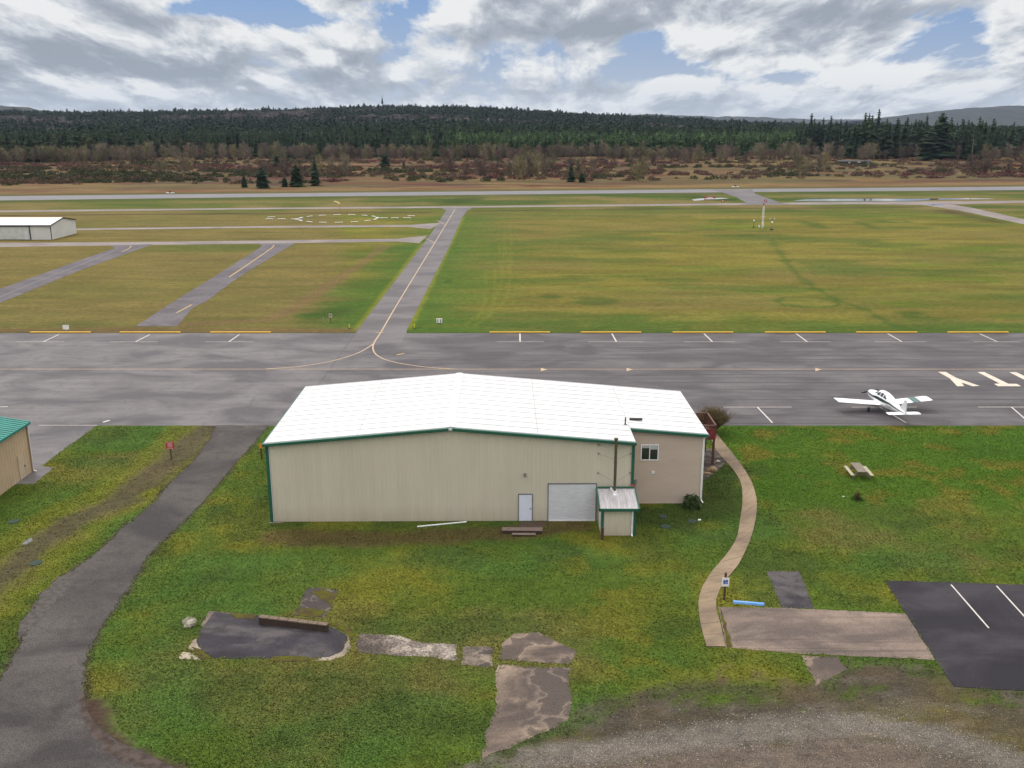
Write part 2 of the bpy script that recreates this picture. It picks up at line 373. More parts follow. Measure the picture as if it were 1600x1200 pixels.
sheet('asphalt_pavement', G([(332, 957), (358, 960), (400, 961), (512, 977), (540, 992), (545, 1004), (534, 1018), (512, 1027), (460, 1029), (400, 1029), (328, 1030), (314, 1016), (306, 1000), (316, 984), (324, 968)]), .016, 'pad', .18, .15)
sheet('fringe_pavement', G([(538, 990), (548, 994), (549, 1010), (538, 1024), (515, 1033), (486, 1032), (510, 1025), (528, 1018), (538, 1006)]), .012, 'fringe', .12, .2)
sheet('fringe_pavement', G([(300, 1000), (308, 998), (318, 1016), (310, 1020), (292, 1014)]), .012, 'fringe', .1, .2)
sheet('fringe_pavement', G([(284, 1020), (296, 1020), (312, 1031), (280, 1029)]), .012, 'fringe', .1, .2)
sheet('fringe_pavement', G([(326, 955), (402, 960), (400, 965), (350, 962), (318, 980), (314, 976)]), .012, 'slabdark', .06, .2)
sheet('mossy_slab', G([(480, 920), (496, 919), (528, 921), (521, 946), (506, 966), (458, 962)]), .008, 'slabdark', .14, .2)
M['mossbed'] = mat('moss', (.075, .075, .012), (.06, .045, .022), 1.6, 1, lo=.42, hi=.58, bmp=.6, src='pos', spec=.05)
for q_ in ([(486, 926), (505, 921), (527, 928), (517, 946), (503, 938)], [(470, 950), (508, 955), (502, 965), (462, 962)], [(356, 958), (402, 961), (396, 967), (368, 966)], [(297, 1010), (315, 1016), (328, 1030), (312, 1031)], [(513, 973), (542, 978), (556, 992), (548, 1001), (536, 986)], [(424, 1027), (462, 1026), (500, 1030), (470, 1034), (420, 1033)], [(1124, 951), (1130, 963), (1137, 985), (1146, 1012), (1138, 1013), (1131, 985), (1126, 965)]):
    sheet('moss_ground', G(q_), .03, 'mossbed', .14, .12)
sheet('cracked_slab', G([(562, 990), (625, 994), (660, 1005), (715, 1006), (712, 1033), (675, 1027), (620, 1025), (557, 1020)]), .016, 'cracked', .13, .2)
sheet('concrete_slab', G([(725, 1010), (770, 1011), (769, 1042), (720, 1040)]), .016, 'slabdark', .08, .2)
sheet('concrete_slab', G([(802, 990), (842, 989), (900, 1017), (892, 1039), (781, 1030), (785, 1005)]), .016, 'slab', .13, .15)
sheet('concrete_slab', G([(775, 1040), (892, 1044), (890, 1120), (876, 1136), (835, 1150), (800, 1168), (755, 1185), (757, 1150), (772, 1115)]), .016, 'slab', .20, .15)
M['drive'] = paved('drive_concrete', (.19, .145, .118), (.10, .08, .07), (.23, .178, .145), .8, .35, 20, (.52, .66), .3, .35)
sheet('concrete_pavement', G([(1122, 949), (1222, 950), (1414, 959), (1461, 1031), (1250, 1022), (1134, 1012)]), .02, 'drive', .07, .3)
sheet('asphalt_pavement', G([(1198, 893), (1249, 893), (1272, 951), (1222, 950)]), .016, 'lot2' if False else 'pad', .05, .3)
sheet('concrete_slab', G([(1254, 1025), (1310, 1028), (1323, 1046), (1300, 1058), (1276, 1073)]), .012, 'slab', .16, .15)
sheet('parking_pavement', G([(1383, 907), (1600, 914), (1850, 924), (1850, 1110), (1600, 1080), (1490, 1073), (1462, 1031), (1414, 958)]), .024, 'lot', .05, .4)
sheet('landing_pavement', G([(1096, 700), (1124, 702), (1134, 724), (1108, 746), (1096, 752)]), .008, 'slabdark', .1, .3)
sheet('dirt_ground', G([(812, 815), (852, 815), (849, 832), (808, 832)]), .006, mat('bare_earth', (.075, .048, .03), (.05, .032, .02), 6, .95, bmp=.5, src='pos'), .12, .15)
# markings
mw, my, ml, my2 = Marks(), Marks(), Marks(), Marks()
ZM = .022
yc = P(0, 577)[1]
my.line([(-260, yc), (260, yc)], .17, ZM)
my.line(catmull(G([(711, 327), (690, 362), (660, 411), (618, 480), (596, 518), (585, 535), (583, 546), (590, 556), (610, 564.5), (650, 572), (705, 576.6), (760, 577)]), 8), .2, ZM + .004)
my.line(catmull(G([(584, 537), (572, 545), (556, 553), (520, 564), (470, 572.5), (415, 576.6)]), 8), .2, ZM)
for u in (850, 984, 1279): my.poly([P(u - 5, 575)[:2], P(u + 5, 577.5)[:2], P(u - 5, 580.5)[:2]][::-1], ZM + .004)
my2.line(G([(587, 520), (600, 520)]), .25, ZM + .008); my2.line(G([(620, 554.5), (632, 552.6)]), .35, ZM)
my.line(catmull(G([(682, 344), (690, 348), (697, 352)])), .2, ZM + .004)
my.line(catmull(G([(655, 371), (668, 374), (680, 381)])), .2, ZM + .004)
my2.line(catmull(G([(205, 384), (202, 388), (190, 394)])), .2, .028)
my2.line(catmull(G([(428, 383), (424, 388), (398, 406), (358, 433)])), .25, .028)
my2.line(catmull(G([(300, 476), (285, 484), (276, 489)])), .25, .028)
for (a, b, su, s0, s1) in ((25, 100, 68, 92, 523), (172, 247, 212, 234, 523), (321, 395, 358, 374, 523), (776, 850, 812.6, 812.4, 521.5), (919, 1005, 963, 956, 521.5), (1069, 1149, 1113, 1100, 521.5), (1219, 1298, 1261, 1244, 521.5), (1367, 1447, 1409, 1387, 521.5), (1521, 1594, 1558, 1530, 521.5)):
    mw.line(G([(a, 534.3), (b, 534.3)]), .12, ZM); mw.line(G([(su, 534), (s0, s1)]), .2, ZM + .004)
for (a, b, su, e, ve) in ((1130, 1237, 1183, 1207, 661), (1330, 1433, 1374, 1416, 661), (1528, 1660, 1580, 1612, 664)):
    mw.line(G([(a, 636.3), (b, 636.3)]), .13, ZM); mw.line(G([(su, 636), (e, ve)]), .16, ZM + .004)
mw.line(G([(0, 636), (12, 635.5)]), .2, ZM); mw.line(G([(161, 660), (171, 657)]), .3, ZM); mw.line(G([(152, 664.8), (60, 664.8)]), .1, ZM)
mw.line(G([(1486, 914), (1545, 982)]), .1, .030); mw.line(G([(1557, 916), (1620, 985)]), .1, .030); mw.line(G([(1628, 918), (1695, 988)]), .1, .030)
def LP(pts): return [P(1440 + x / 10, 560 + y / 7.5 * .75)[:2] for x, y in pts]
ml.poly(LP([(255, 212), (375, 212), (540, 305), (905, 432), (795, 438), (620, 378), (668, 436), (555, 437), (440, 315)]), ZM)
ml.poly(LP([(870, 215), (980, 215), (1355, 398), (1490, 400), (1555, 438), (1195, 438), (1130, 400), (1220, 395)]), ZM)
ml.poly(LP([(1365, 217), (1480, 217), (1935, 438), (1810, 438)]), ZM)
mw.build('road_marking', 'linew'); my.build('road_line', 'liney'); ml.build('road_marking', 'letter'); my2.build('road_marking', 'liney2')
# tar seams
mt_ = Marks(); mt_.line(G([(560, 515), (500, 598), (440, 665)]), .12, .014)
mt_.line(G([(-40, 481), (0, 464), (60, 439), (125, 414), (180, 391)]), .5, .026); mt_.line(G([(250, 508), (290, 484), (355, 437), (395, 409)]), .35, .026)
def joint(v, u0, u1, w):
    y_ = P(0, v)[1]; xa, xb = P(u0, v)[0], P(u1, v)[0]; n_ = max(3, int((xb - xa) / 1.5)); xs_j = np.linspace(xa, xb, n_); dy_ = (fbm(xs_j / 4, xs_j * 0 + v, 301, 3) - .5) * .35
    mt_.line([(float(a), y_ + float(d_)) for a, d_ in zip(xs_j, dy_)], w, .014)
for q_ in ((543, 1120, 1650, .12), (543.5, 790, 1010, .07), (549.5, 1190, 1500, .06), (556, 1060, 1380, .1), (561.5, 1160, 1650, .16), (563.5, 700, 930, .07), (585, 1050, 1330, .08), (598, 1000, 1640, .10), (609, 1100, 1330, .14), (610, 1340, 1640, .16), (624, 1140, 1310, .13), (624.5, 1460, 1640, .12), (650, 1120, 1400, .07), (549, 480, 560, .08), (598, 0, 180, .05), (561, 150, 190, .08), (686, 20, 130, .05)): joint(*q_)
mt_.line(G([(338, 662), (352, 655), (372, 652), (386, 640), (398, 620)]), .10, .014)
mt_.build('road_line', mat('tar', (.03, .028, .03), None, 3, .5))
# puddles
M['water'] = mat('puddle_water', (.09, .085, .08), (.07, .065, .06), 1, .03, spec=1.0)
for i, q in enumerate(([(1238, 313.6), (1260, 311.5), (1300, 310.8), (1370, 310.6), (1440, 311), (1460, 312.4), (1420, 313.9), (1340, 314.2), (1270, 314.4)], [(1440, 310.4), (1480, 310), (1520, 309.8), (1545, 310.2), (1555, 311), (1500, 311.6), (1455, 312)], [(1446, 319.6), (1470, 318.8), (1478, 320.2), (1456, 320.8)], [(1080, 312), (1092, 310.2), (1126, 309), (1140, 310), (1100, 312.6), (1085, 313.8)])):
    sheet('puddle_water', G(q), .026, 'water', .3, 2)
sheet('puddle_water', G([(33, 851), (40, 845), (46, 841), (51, 841), (49, 846), (40, 851)]), .01, 'water', .05, .2)
M['mud'] = mat('wet_mud', (.036, .025, .020), (.070, .053, .045), 1.8, .8, spec=.15, lo=.4, hi=.6, bmp=.4, src='pos')
sheet('mud_ground', G([(131, 1085), (136, 1112), (152, 1136), (181, 1160), (227, 1180), (280, 1206), (250, 1206), (205, 1196), (168, 1178), (142, 1150), (124, 1112), (122, 1085)]), .016, 'mud', .22, .15)
sheet('shoulder_ground', G([(114, 892), (90, 903), (62, 930), (40, 965), (27, 988), (30, 1000), (52, 978), (72, 958), (96, 930), (122, 902)]), .016, mat('dark_shoulder', (.040, .034, .030), (.07, .06, .052), 3, .95, lo=.4, hi=.6, bmp=.5, src='pos'), .3, .15)

# ------------------------------------------------------------------ ground colour (albedo) at any point
lush = np.array((.058, .088, .013)); moss = np.array((.120, .116, .016)); brn = np.array((.106, .090, .032)); drk = np.array((.040, .062, .014))
olive = np.array((.122, .106, .019)); straw = np.array((.19, .125, .055)); dirt = np.array((.085, .062, .042)); grav = np.array((.115, .10, .088))
gd = np.array((.055, .046, .034)); heath = np.array((.060, .036, .026)); rust = np.array((.12, .055, .026)); maroon = np.array((.07, .022, .022))
def mixv(a, b, t): return a + (b - a) * t[..., None]
TRK = G([(330, 660), (262, 722), (190, 780), (120, 810), (60, 850), (0, 905), (-60, 960)])
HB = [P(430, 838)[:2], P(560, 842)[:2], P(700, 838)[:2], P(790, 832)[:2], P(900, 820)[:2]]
GE = catmull(G([(560, 1300), (700, 1215), (760, 1192), (880, 1150), (900, 1118), (960, 1098), (1100, 1075), (1220, 1082), (1290, 1075), (1340, 1058), (1420, 1045), (1480, 1062), (1560, 1078), (1750, 1080)]))
GP = GE + [(60, 45), (60, 5), (-10, 5)]
GB = catmull(G([(560, 1330), (700, 1225), (800, 1185), (950, 1172), (1100, 1152), (1250, 1137), (1350, 1134), (1450, 1152), (1600, 1196), (1750, 1250)]))
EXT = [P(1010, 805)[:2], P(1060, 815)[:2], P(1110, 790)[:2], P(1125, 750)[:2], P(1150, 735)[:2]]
CUR = catmull(G([(1205, 372), (1222, 400), (1252, 435), (1300, 465), (1350, 483), (1380, 500), (1420, 518)]))
def ring(x, y, u, v, ru):
    cx, cy, _ = P(u, v); r = P(u + ru, v)[0] - cx
    return np.abs(np.hypot(x - cx, y - cy) - r), r
def gcol(x, y, full=False):
    x = np.asarray(x, float); y = np.asarray(y, float)
    a = fbm(x / 7, y / 7, 1, 5); b = fbm(x / 2.2, y / 2.2, 5, 4); c3 = fbm(x / 16, y / 16, 9, 4); f = fbm(x / .7, y / .7, 15, 3)
    # near lawn
    n = mixv(lush, moss, ss(.44, .70, a * .7 + b * .3) * .85)
    n = mixv(n, brn, ss(.55, .72, c3 * .75 + b * .25) * .6); n = mixv(n, np.array((.040, .088, .018)), ss(.54, .70, fbm(x / 9 + 40, y / 6, 35, 4)) * .6)
    n = mixv(n, drk, ss(.53, .68, fbm(x / 3.2, y / 3.2, 31, 4)) * .6)
    right = ss(17, 20, x) * ss(66, 72, y)
    n = mixv(n, mixv(np.array((.040, .085, .007)), moss * .8, ss(.5, .75, b)), right * .8)
    n = mixv(n, brn * np.array((1.0, 1.15, .8)), right * ss(7, 2, dline(x, y, [P(1330, 830)[:2], P(1560, 815)[:2]])) * ss(.35, .6, b) * .7)
    # mossy, sparse ground in front of the hangar doors and towards the gravel
    n = mixv(n, moss * 1.0, ss(5, 0, dline(x, y, [P(940, 860)[:2], P(960, 960)[:2], P(1010, 1060)[:2]])) * ss(.4, .6, b) * .7)
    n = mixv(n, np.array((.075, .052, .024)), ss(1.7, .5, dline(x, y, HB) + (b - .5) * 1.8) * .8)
    n = mixv(n, drk * .75, ss(3.0, .9, dline(x, y, EXT) + (b - .5) * 3) * .85)  # dark grass beside the annex, its soft shadow put into the colour
    n = mixv(n, dirt * .85, ss(2.5, .8, dline(x, y, TRK) + (b - .5) * 3.2 + .4 * ss(-25, -15, x)) * .8)
    n = mixv(n, moss * 1.1, ss(1.6, .2, np.abs(dline(x, y, TRK) - 2.2) + (a - .5) * 3) * .5)
    de = np.minimum(dline(x, y, RL), dline(x, y, RRt)); n = mixv(n, gd, ss(.9, .1, dline(x, y, GE[8:]) + (f - .5) * 1.2) * .6)
    n = mixv(n, gd * .9, ss(.45, .05, de + (f - .5) * .5) * .8)
    # mud by the bend
    md = dline(x, y, G([(142, 1105), (158, 1150), (200, 1185), (270, 1215)]))
    n = mixv(n, np.array((.055, .036, .028)), ss(1.1, .4, md + (f - .5) * .8))
    # gravel
    s = np.where(inpoly(x, y, GP), 1, -1) * dline(x, y, GE) + (b - .5) * 5 + (f - .5) * 1.5
    g = mixv(gd, brn * .7, ss(.4, .65, a)); g = mixv(g, dirt * .9, ss(.5, .7, b) * .5)
    gb = dline(x, y, GB)
    g = mixv(g, grav * 1.0, ss(1.3, .6, gb + (f - .5) * .9)); gy_ = np.interp(x, [p[0] for p in GB], [p[1] for p in GB]); g = mixv(g, np.array((.098, .078, .064)), ss(-.7, -1.5, y - gy_ + (f - .5) * .8))
    g = mixv(g, grav * .9, ss(.56, .66, fbm(x / 1.3, y / .8, 77, 3)) * .35)
    n = mixv(n, g, ss(-.7, .9, s + (f - .5) * 2.5))
    # mid field
    grn0 = np.array((.050, .078, .012))
    e = fbm(x / 60, y / 16, 21, 5); h = fbm(x / 9, y / 2.6, 25, 5); q = fbm(x / 140, y / 40, 28, 4)
    m = mixv(olive, olive * np.array((.66, .95, .6)), ss(.42, .62, e)); m = mixv(m, np.array((.130, .103, .030)), ss(.44, .60, q * .5 + h * .5) * .6)
    m = mixv(m, moss * .9, ss(.5, .7, h) * .5); m = m * (.88 + .24 * ss(.35, .65, fbm(x / 16, y / 5, 121, 4)))[..., None]; m = mixv(m, np.array((.118, .094, .030)), ss(.50, .66, fbm(x / 34, y / 14, 127, 5)) * .5); m = mixv(m, grn0, ss(.56, .70, fbm(x / 22, y / 9, 131, 5)) * .6)
    left = 1 - ss(-28, -20, x + (y - 135) * .18)
    m = mixv(m, np.array((.122, .092, .032)) * (.75 + .5 * h[..., None]), left * .7)
    grn = np.array((.038, .078, .010))
    m = mixv(m, grn, ss(150, 131, y + (h - .5) * 26) * .8 * (1 - left * .75))
    txl = G([(560, 515), (662.5, 380)]); txr = G([(636, 514), (722, 340)])
    m = mixv(m, grn, ss(13, 3, dline(x, y, txl) + (h - .5) * 12) * .6); m = mixv(m, grn * 1.15, ss(20, 2, dline(x, y, txr) + (h - .5) * 22) * .7)
    m = mixv(m, moss * 1.35, ss(1.2, .3, np.minimum(dline(x, y, txl), dline(x, y, txr))) * .6)
    m = mixv(m, np.array((.13, .08, .04)), ss(2.2, .4, dline(x, y, G([(290, 507), (420, 500), (470, 475), (560, 415), (600, 385)])) + (h - .5) * 2) * .6)
    m = mixv(m, grn * .8, ss(4.5, 1, dline(x, y, G([(490, 496), (530, 485)])) + (h - .5) * 4) * .8)
    m = mixv(m, grn, ss(12, 2, dline(x, y, G([(280, 388), (390, 386)])) + (h - .5) * 10) * .5)
    m = mixv(m, np.array((.035, .068, .01)), ss(1.3, .3, dline(x, y, CUR) + (h - .5) * 2.2) * .55)
    for (u, v, ru) in ((1262, 472, 46), (1132, 345, 22), (1225, 376, 16), (1400, 346, 20)):
        d, r = ring(x, y, u, v, ru); m = mixv(m, grn * .85, ss(.9, .3, d + (h - .5)) * .55)
    for (u, v, ru, rv) in ((1270, 351, 18, 8), (1355, 352, 12, 6), (1425, 492, 26, 6), (930, 470, 40, 10), (860, 463, 20, 4), (1140, 368, 60, 3), (700, 440, 6, 3)):
        cx, cy, _ = P(u, v); rx = P(u + ru, v)[0] - cx; ry = abs(P(u, v + rv)[1] - cy)
        m = mixv(m, grn * .8, ss(1.2, .5, np.hypot((x - cx) / rx, (y - cy) / ry) + (h - .5)) * .6)
    for pts in ([(740, 505), (772, 480), (790, 440), (793, 360)], [(752, 502), (764, 470), (766, 420)], [(735, 508), (760, 487), (800, 470)], [(790, 430), (785, 380)]):
        for o in (-.8, .8):
            m = mixv(m, moss * 1.25, ss(.5, .1, dline(x - o, y, catmull(G(pts)))) * .2)
    m = mixv(m, straw * .55, ss(5, 1.5, y - yA1 + (h - .5) * 3) * (1 - ss(-24, -20, x)) * .9)   # dry fringe beyond the apron, left
    m = mixv(m, drk * .7, ss(.8, .2, y - yA1) * .8)
    # strips round the runway
    r_ = mixv(np.array((.075, .085, .016)), np.array((.125, .10, .035)), ss(.42, .6, fbm(x / 30, y / 20, 41, 4)))
    r_ = mixv(r_, grn * .8, ss(.55, .68, fbm(x / 45 + 9, y / 9, 43, 4)) * .8)
    m = mixv(m, r_, ss(300, 330, y))
    dtch = dline(x, y, G([(-100, 338), (0, 336.8), (300, 334.5), (640, 332), (670, 331.5)])); m = mixv(m, np.array((.05, .03, .018)), ss(2.4, .8, dtch + (h - .5) * 2) * .85)
    dtch = dline(x, y, G([(745, 329.5), (1100, 326), (1430, 323.5), (1500, 333), (1600, 353)])); m = mixv(m, np.array((.05, .035, .018)), ss(2.2, .8, dtch + (h - .5) * 2) * .85)
    m = mixv(m, grn * .55, ss(8, 3, dline(x, y, G([(700, 318), (735, 310)])) + (h - .5) * 8) * .6)
    m = mixv(m, grn * .6, ss(9, 4, dline(x, y, G([(1080, 306), (1130, 312)])) + (h - .5) * 8) * .7)
    m = mixv(m, np.array((.03, .05, .012)), ss(12, 4, np.abs(dline(x, y, G([(-100, 315), (0, 314), (400, 309), (800, 305), (1600, 298.5)])) - 1)) * .5)
    # heath belt beyond the runway
    rb = dline(x, y, G([(-120, 306), (0, 305), (400, 301), (800, 297), (1200, 293.5), (1600, 290), (1800, 289)]))
    k1 = fbm(x / 45, y / 18, 51, 5); k2 = fbm(x / 20, y / 10, 53, 5); k3 = fbm(x / 90, y / 30, 57, 4)
    hh = mixv(straw * .72, heath, ss(.40, .52, k1)); hh = mixv(hh, rust, ss(.5, .66, k2) * .6); hh = mixv(hh, maroon, ss(.56, .66, k3 * .6 + k2 * .4) * .8)
    hh = mixv(hh, np.array((.09, .08, .03)), ss(.5, .62, fbm(x / 120 + 5, y / 22, 59, 3)) * .6)
    near = ss(38, 12, rb + (k2 - .5) * 30); hh = mixv(hh, mixv(straw * .8, rust, ss(.4, .7, k2) * .7), near * .9)
    hh = mixv(hh, np.array((.065, .065, .022)), ss(9, 3, rb) * .8)
    beyond = inpoly(x, y, G([(-2000, 306.5 + 20), (-120, 307.5), (400, 302.5), (800, 298.5), (1200, 295), (1750, 290.5)]) + [(3000, 420), (9000, 9000), (-9000, 9000), (-9000, 300)]).astype(float)
    m = mixv(m, hh, beyond)
    wood = mixv(np.array((.022, .026, .015)), np.array((.055, .045, .035)), ss(.5, .62, fbm(x / 300, y / 200, 61, 4)))
    m = mixv(m, wood, ss(790, 880, y))
    t = ss(yA0 + 10, yA1 - 10, y)
    out = mixv(n, m, t)
    out = out * (.86 + .28 * f[..., None])
    if full: return out, ss(-1.2, 2.0, s) * (1 - t)
    return out

def ridgeA(az):   # hill height by azimuth
    return np.interp(az, [-.75, -.53, -.42, -.3, -.2, -.13, -.05, 0, .08, .16, .24, .33, .45, .75], [50, 43, 36, 39, 47, 53, 50, 42, 30, 20, 9, 0, -4, -4])
def gz(x, y):
    x = np.asarray(x, float); y = np.asarray(y, float)
    az = x / np.maximum(y, 1)
    return ss(880, 2700, y) ** 1.15 * ridgeA(az) * (1 - .5 * ss(3000, 4200, y)) + ss(900, 1400, y) * 5 * (fbm(x / 400, y / 400, 71, 3) - .5)

def ground():
    def ax(segs):
        o = []
        for a, b, s in segs: o += list(np.arange(a, b, s))
        return np.array(o + [segs[-1][1]])
    xs = ax([(-9000, -2000, 500), (-2000, -600, 60), (-600, -120, 6), (-120, -62, 1.5), (-62, 62, .4), (62, 120, 1.5), (120, 600, 6), (600, 2000, 60), (2000, 9000, 500)])
    ys = ax([(-300, 0, 60), (0, 34, 2), (34, 100, .4), (100, 131, 3), (131, 200, .8), (200, 330, 1.6), (330, 480, 3), (480, 900, 7), (900, 4200, 60), (4200, 9000, 400)])
    X, Y = np.meshgrid(xs, ys); Z = gz(X, Y)
    nx, ny = len(xs), len(ys)
    me = bpy.data.meshes.new('ground')
    co_ = np.stack([X, Y, Z], -1).reshape(-1, 3).astype(np.float32)
    me.vertices.add(nx * ny); me.vertices.foreach_set('co', co_.ravel())
    i = np.arange(nx * ny).reshape(ny, nx); q = np.stack([i[:-1, :-1], i[:-1, 1:], i[1:, 1:], i[1:, :-1]], -1).reshape(-1, 4)
    me.loops.add(q.size); me.loops.foreach_set('vertex_index', q.ravel().astype(np.int32))
    me.polygons.add(len(q)); me.polygons.foreach_set('loop_start', (np.arange(len(q)) * 4).astype(np.int32)); me.polygons.foreach_set('loop_total', np.full(len(q), 4, np.int32))
    me.update(calc_edges=True)
    a = me.attributes.new('soil', 'FLOAT_COLOR', 'POINT')
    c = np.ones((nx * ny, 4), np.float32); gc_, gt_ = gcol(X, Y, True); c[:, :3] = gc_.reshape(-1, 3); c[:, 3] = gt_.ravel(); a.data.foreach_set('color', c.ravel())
    o = bpy.data.objects.new('ground', me); C.objects.link(o); o['kind'] = 'structure'
    m, nt, bs = newmat('ground_cover')
    at = N(nt, 'ShaderNodeAttribute'); at.attribute_name = 'soil'
    g1 = noise(nt, 5.5, (1, 1, 1), 6, .75); g2 = noise(nt, 1.1, (1, 1.4, 1), 5, .7, .3, off=(4, 4, 0)); g3 = noise(nt, .12, (.5, 1.6, 1), 6, .72, .2, off=(1, 7, 0))
    c_ = mixc(nt, at.outputs['Color'], ramp(nt, g1, [(.28, (.58,) * 3), (.5, (1.0,) * 3), (.72, (1.45,) * 3)]), 1.0, 'MULTIPLY')
    c_ = mixc(nt, c_, ramp(nt, g2, [(.3, (.72,) * 3), (.7, (1.28, 1.28, 1.2))]), 1.0, 'MULTIPLY')
    c_ = mixc(nt, c_, ramp(nt, g3, [(.3, (.78, .82, .75)), (.7, (1.22, 1.18, 1.2))]), 1.0, 'MULTIPLY')
    sp1 = noise(nt, 16, (1, 1, 1), 3, .8, 0, off=(2, 2, 0))
    gs = mixc(nt, c_, ramp(nt, sp1, [(.36, (.40,) * 3), (.5, (1.0,) * 3), (.60, (1.5,) * 3), (.68, (3.0,) * 3)]), 1.0, 'MULTIPLY')
    c_ = mixc(nt, c_, gs, at.outputs['Alpha'])
    nt.links.new(c_, bs.inputs['Base Color']); bs.inputs['Roughness'].default_value = 1; bs.inputs['Specular IOR Level'].default_value = .1
    bump(nt, bs, math_(nt, 'ADD', g1, math_(nt, 'MULTIPLY', g2, 1.2)), .9, .09)
    me.materials.append(m)
ground()

# short grass: real tufts on the near lawns (cannot be counted -> stuff)
def np_mesh(name, verts, tris, m, col=None, kind=None):
    me = bpy.data.meshes.new(name); verts = np.asarray(verts, np.float32).reshape(-1, 3); tris = np.asarray(tris, np.int32).reshape(-1, 3)
    me.vertices.add(len(verts)); me.vertices.foreach_set('co', verts.ravel())
    me.loops.add(tris.size); me.loops.foreach_set('vertex_index', tris.ravel()); me.polygons.add(len(tris))
    me.polygons.foreach_set('loop_start', (np.arange(len(tris)) * 3).astype(np.int32)); me.polygons.foreach_set('loop_total', np.full(len(tris), 3, np.int32))
    me.update(calc_edges=True)
    if col is not None:
        a = me.attributes.new('tint', 'FLOAT_COLOR', 'POINT'); c = np.ones((len(verts), 4), np.float32); c[:, :3] = col; a.data.foreach_set('color', c.ravel())
    o = bpy.data.objects.new(name, me); C.objects.link(o); me.materials.append(m)
    if kind: o['kind'] = kind
    return o
def tintmat(name, rough=.9, objrand=.35, trans=0):
    m, nt, bs = newmat(name); at = N(nt, 'ShaderNodeAttribute'); at.attribute_name = 'tint'
    oi = N(nt, 'ShaderNodeObjectInfo')
    c = mixc(nt, at.outputs['Color'], ramp(nt, oi.outputs['Random'], [(0, (1 - objrand,) * 3), (.5, (1, 1.02, .95)), (1, (1 + objrand, 1 + objrand * .8, 1 + objrand * .4))]), 1.0, 'MULTIPLY')
    nt.links.new(c, bs.inputs['Base Color']); bs.inputs['Roughness'].default_value = rough; bs.inputs['Specular IOR Level'].default_value = .15
    return m
M['tint'] = tintmat('plant_tint', objrand=0); M['tree'] = tintmat('tree_tint', objrand=.3)
BLD = [[(-18.6, 66.2), (9.2, 66.4), (9.2, 69.8), (15.2, 69.9), (15, 83), (-18.6, 83)], [(6.2, 63.9), (9.1, 63.9), (9.1, 67), (6.2, 67)], [(-60, 50), (-41, 50), (-41, 77.3), (-60, 77.3)]]
def tufts():
    rg = np.random.default_rng(3); n = 300000
    y = 37 + (yA0 - 37.3) * rg.random(n) ** 1.25; x = (rg.random(n) * 2 - 1) * (y * .56 + 2)
    keep = np.ones(n, bool)
    for p in PAVED:
        a = np.array(p)
        if a[:, 1].min() > yA0 + .5: continue
        bb = (x > a[:, 0].min()) & (x < a[:, 0].max()) & (y > a[:, 1].min()) & (y < a[:, 1].max()); ii = np.nonzero(bb)[0]
        ins = inpoly(x[ii], y[ii], p); ii = ii[ins]
        dd = dline(x[ii], y[ii], list(p) + [p[0]]); lim = .22 * fbm(x[ii] * 1.1, y[ii] * 1.1, 83, 3) + .02
        keep[ii] &= (dd < lim) & (rg.random(len(ii)) < .6)
    for p in BLD: keep &= ~inpoly(x, y, p)
    b = fbm(x / 2.2, y / 2.2, 5, 4); f = fbm(x / .7, y / .7, 15, 3)
    s = np.where(inpoly(x, y, GP), 1, -1) * dline(x, y, GE) + (b - .5) * 5
    keep &= ~(s + (f - .5) * 3 > -1.2 + 2.5 * rg.random(n) ** 3); keep &= ~((dline(x, y, TRK) < 1.4) & (rg.random(n) > .25))
    keep &= dline(x, y, G([(142, 1105), (158, 1150), (200, 1185), (270, 1215)])) > .9
    x, y, b, f = x[keep], y[keep], b[keep], f[keep]; n = len(x)
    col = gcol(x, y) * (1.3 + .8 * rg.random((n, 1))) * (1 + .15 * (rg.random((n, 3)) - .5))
    h = (.025 + .045 * rg.random(n)) * (.6 + .9 * b); w = .022 + .03 * rg.random(n); an = rg.random(n) * PI
    V = []; K = 3
    for k in range(K):
        a2 = an + k * PI / K; dx, dy = np.cos(a2) * w, np.sin(a2) * w; lx, ly = (rg.random(n) - .5) * .16, (rg.random(n) - .5) * .16
        V.append(np.stack([np.stack([x - dx, y - dy, 0 * x], -1), np.stack([x + dx, y + dy, 0 * x], -1), np.stack([x + lx, y + ly, h], -1)], 1))
    V = np.stack(V, 1).reshape(-1, 3); T = np.arange(len(V)).reshape(-1, 3)
    o = np_mesh('grass', V, T, M['tint'], np.repeat(col, K * 3, 0), 'stuff'); tag(o, 'short green and mossy lawn grass round the hangar', 'grass')
tufts()

def gravel():
    rg = np.random.default_rng(8); n = 60000
    y = 37.5 + 16 * rg.random(n); x = -12 + 52 * rg.random(n); b = fbm(x / 2.2, y / 2.2, 5, 4)
    s_ = np.where(inpoly(x, y, GP), 1, -1) * dline(x, y, GE) + (b - .5) * 3
    keep = (s_ > .3 + rg.random(n) * 2) & (np.abs(x) < y * .56 + 2) & ((dline(x, y, GB) < 1.2 + .5 * rg.random(n)) | (rg.random(n) < .14))
    x, y = x[keep], y[keep]; n = len(x); r = .012 + .030 * rg.random(n) ** 2.5; a = rg.random(n) * 6.28
    V = []
    for k in range(4): V.append(np.stack([x + r * np.cos(a + k * 1.57) * (1 + .3 * (k % 2)), y + r * np.sin(a + k * 1.57), 0 * x - .003], -1))
    V.append(np.stack([x, y, r * .9], -1)); V = np.stack(V, 1).reshape(-1, 3); i = np.arange(n) * 5
    T = np.concatenate([np.stack([i + k, i + (k + 1) % 4, i + 4], 1) for k in range(4)])
    col = np.array((.19, .18, .165)) * (.35 + 1.3 * rg.random((n, 1)) ** 1.5)
    tag(np_mesh('gravel', V, T, M['tint'], np.repeat(col, 5, 0), 'stuff'), 'loose grey gravel stones on the curved track', 'gravel')
gravel()
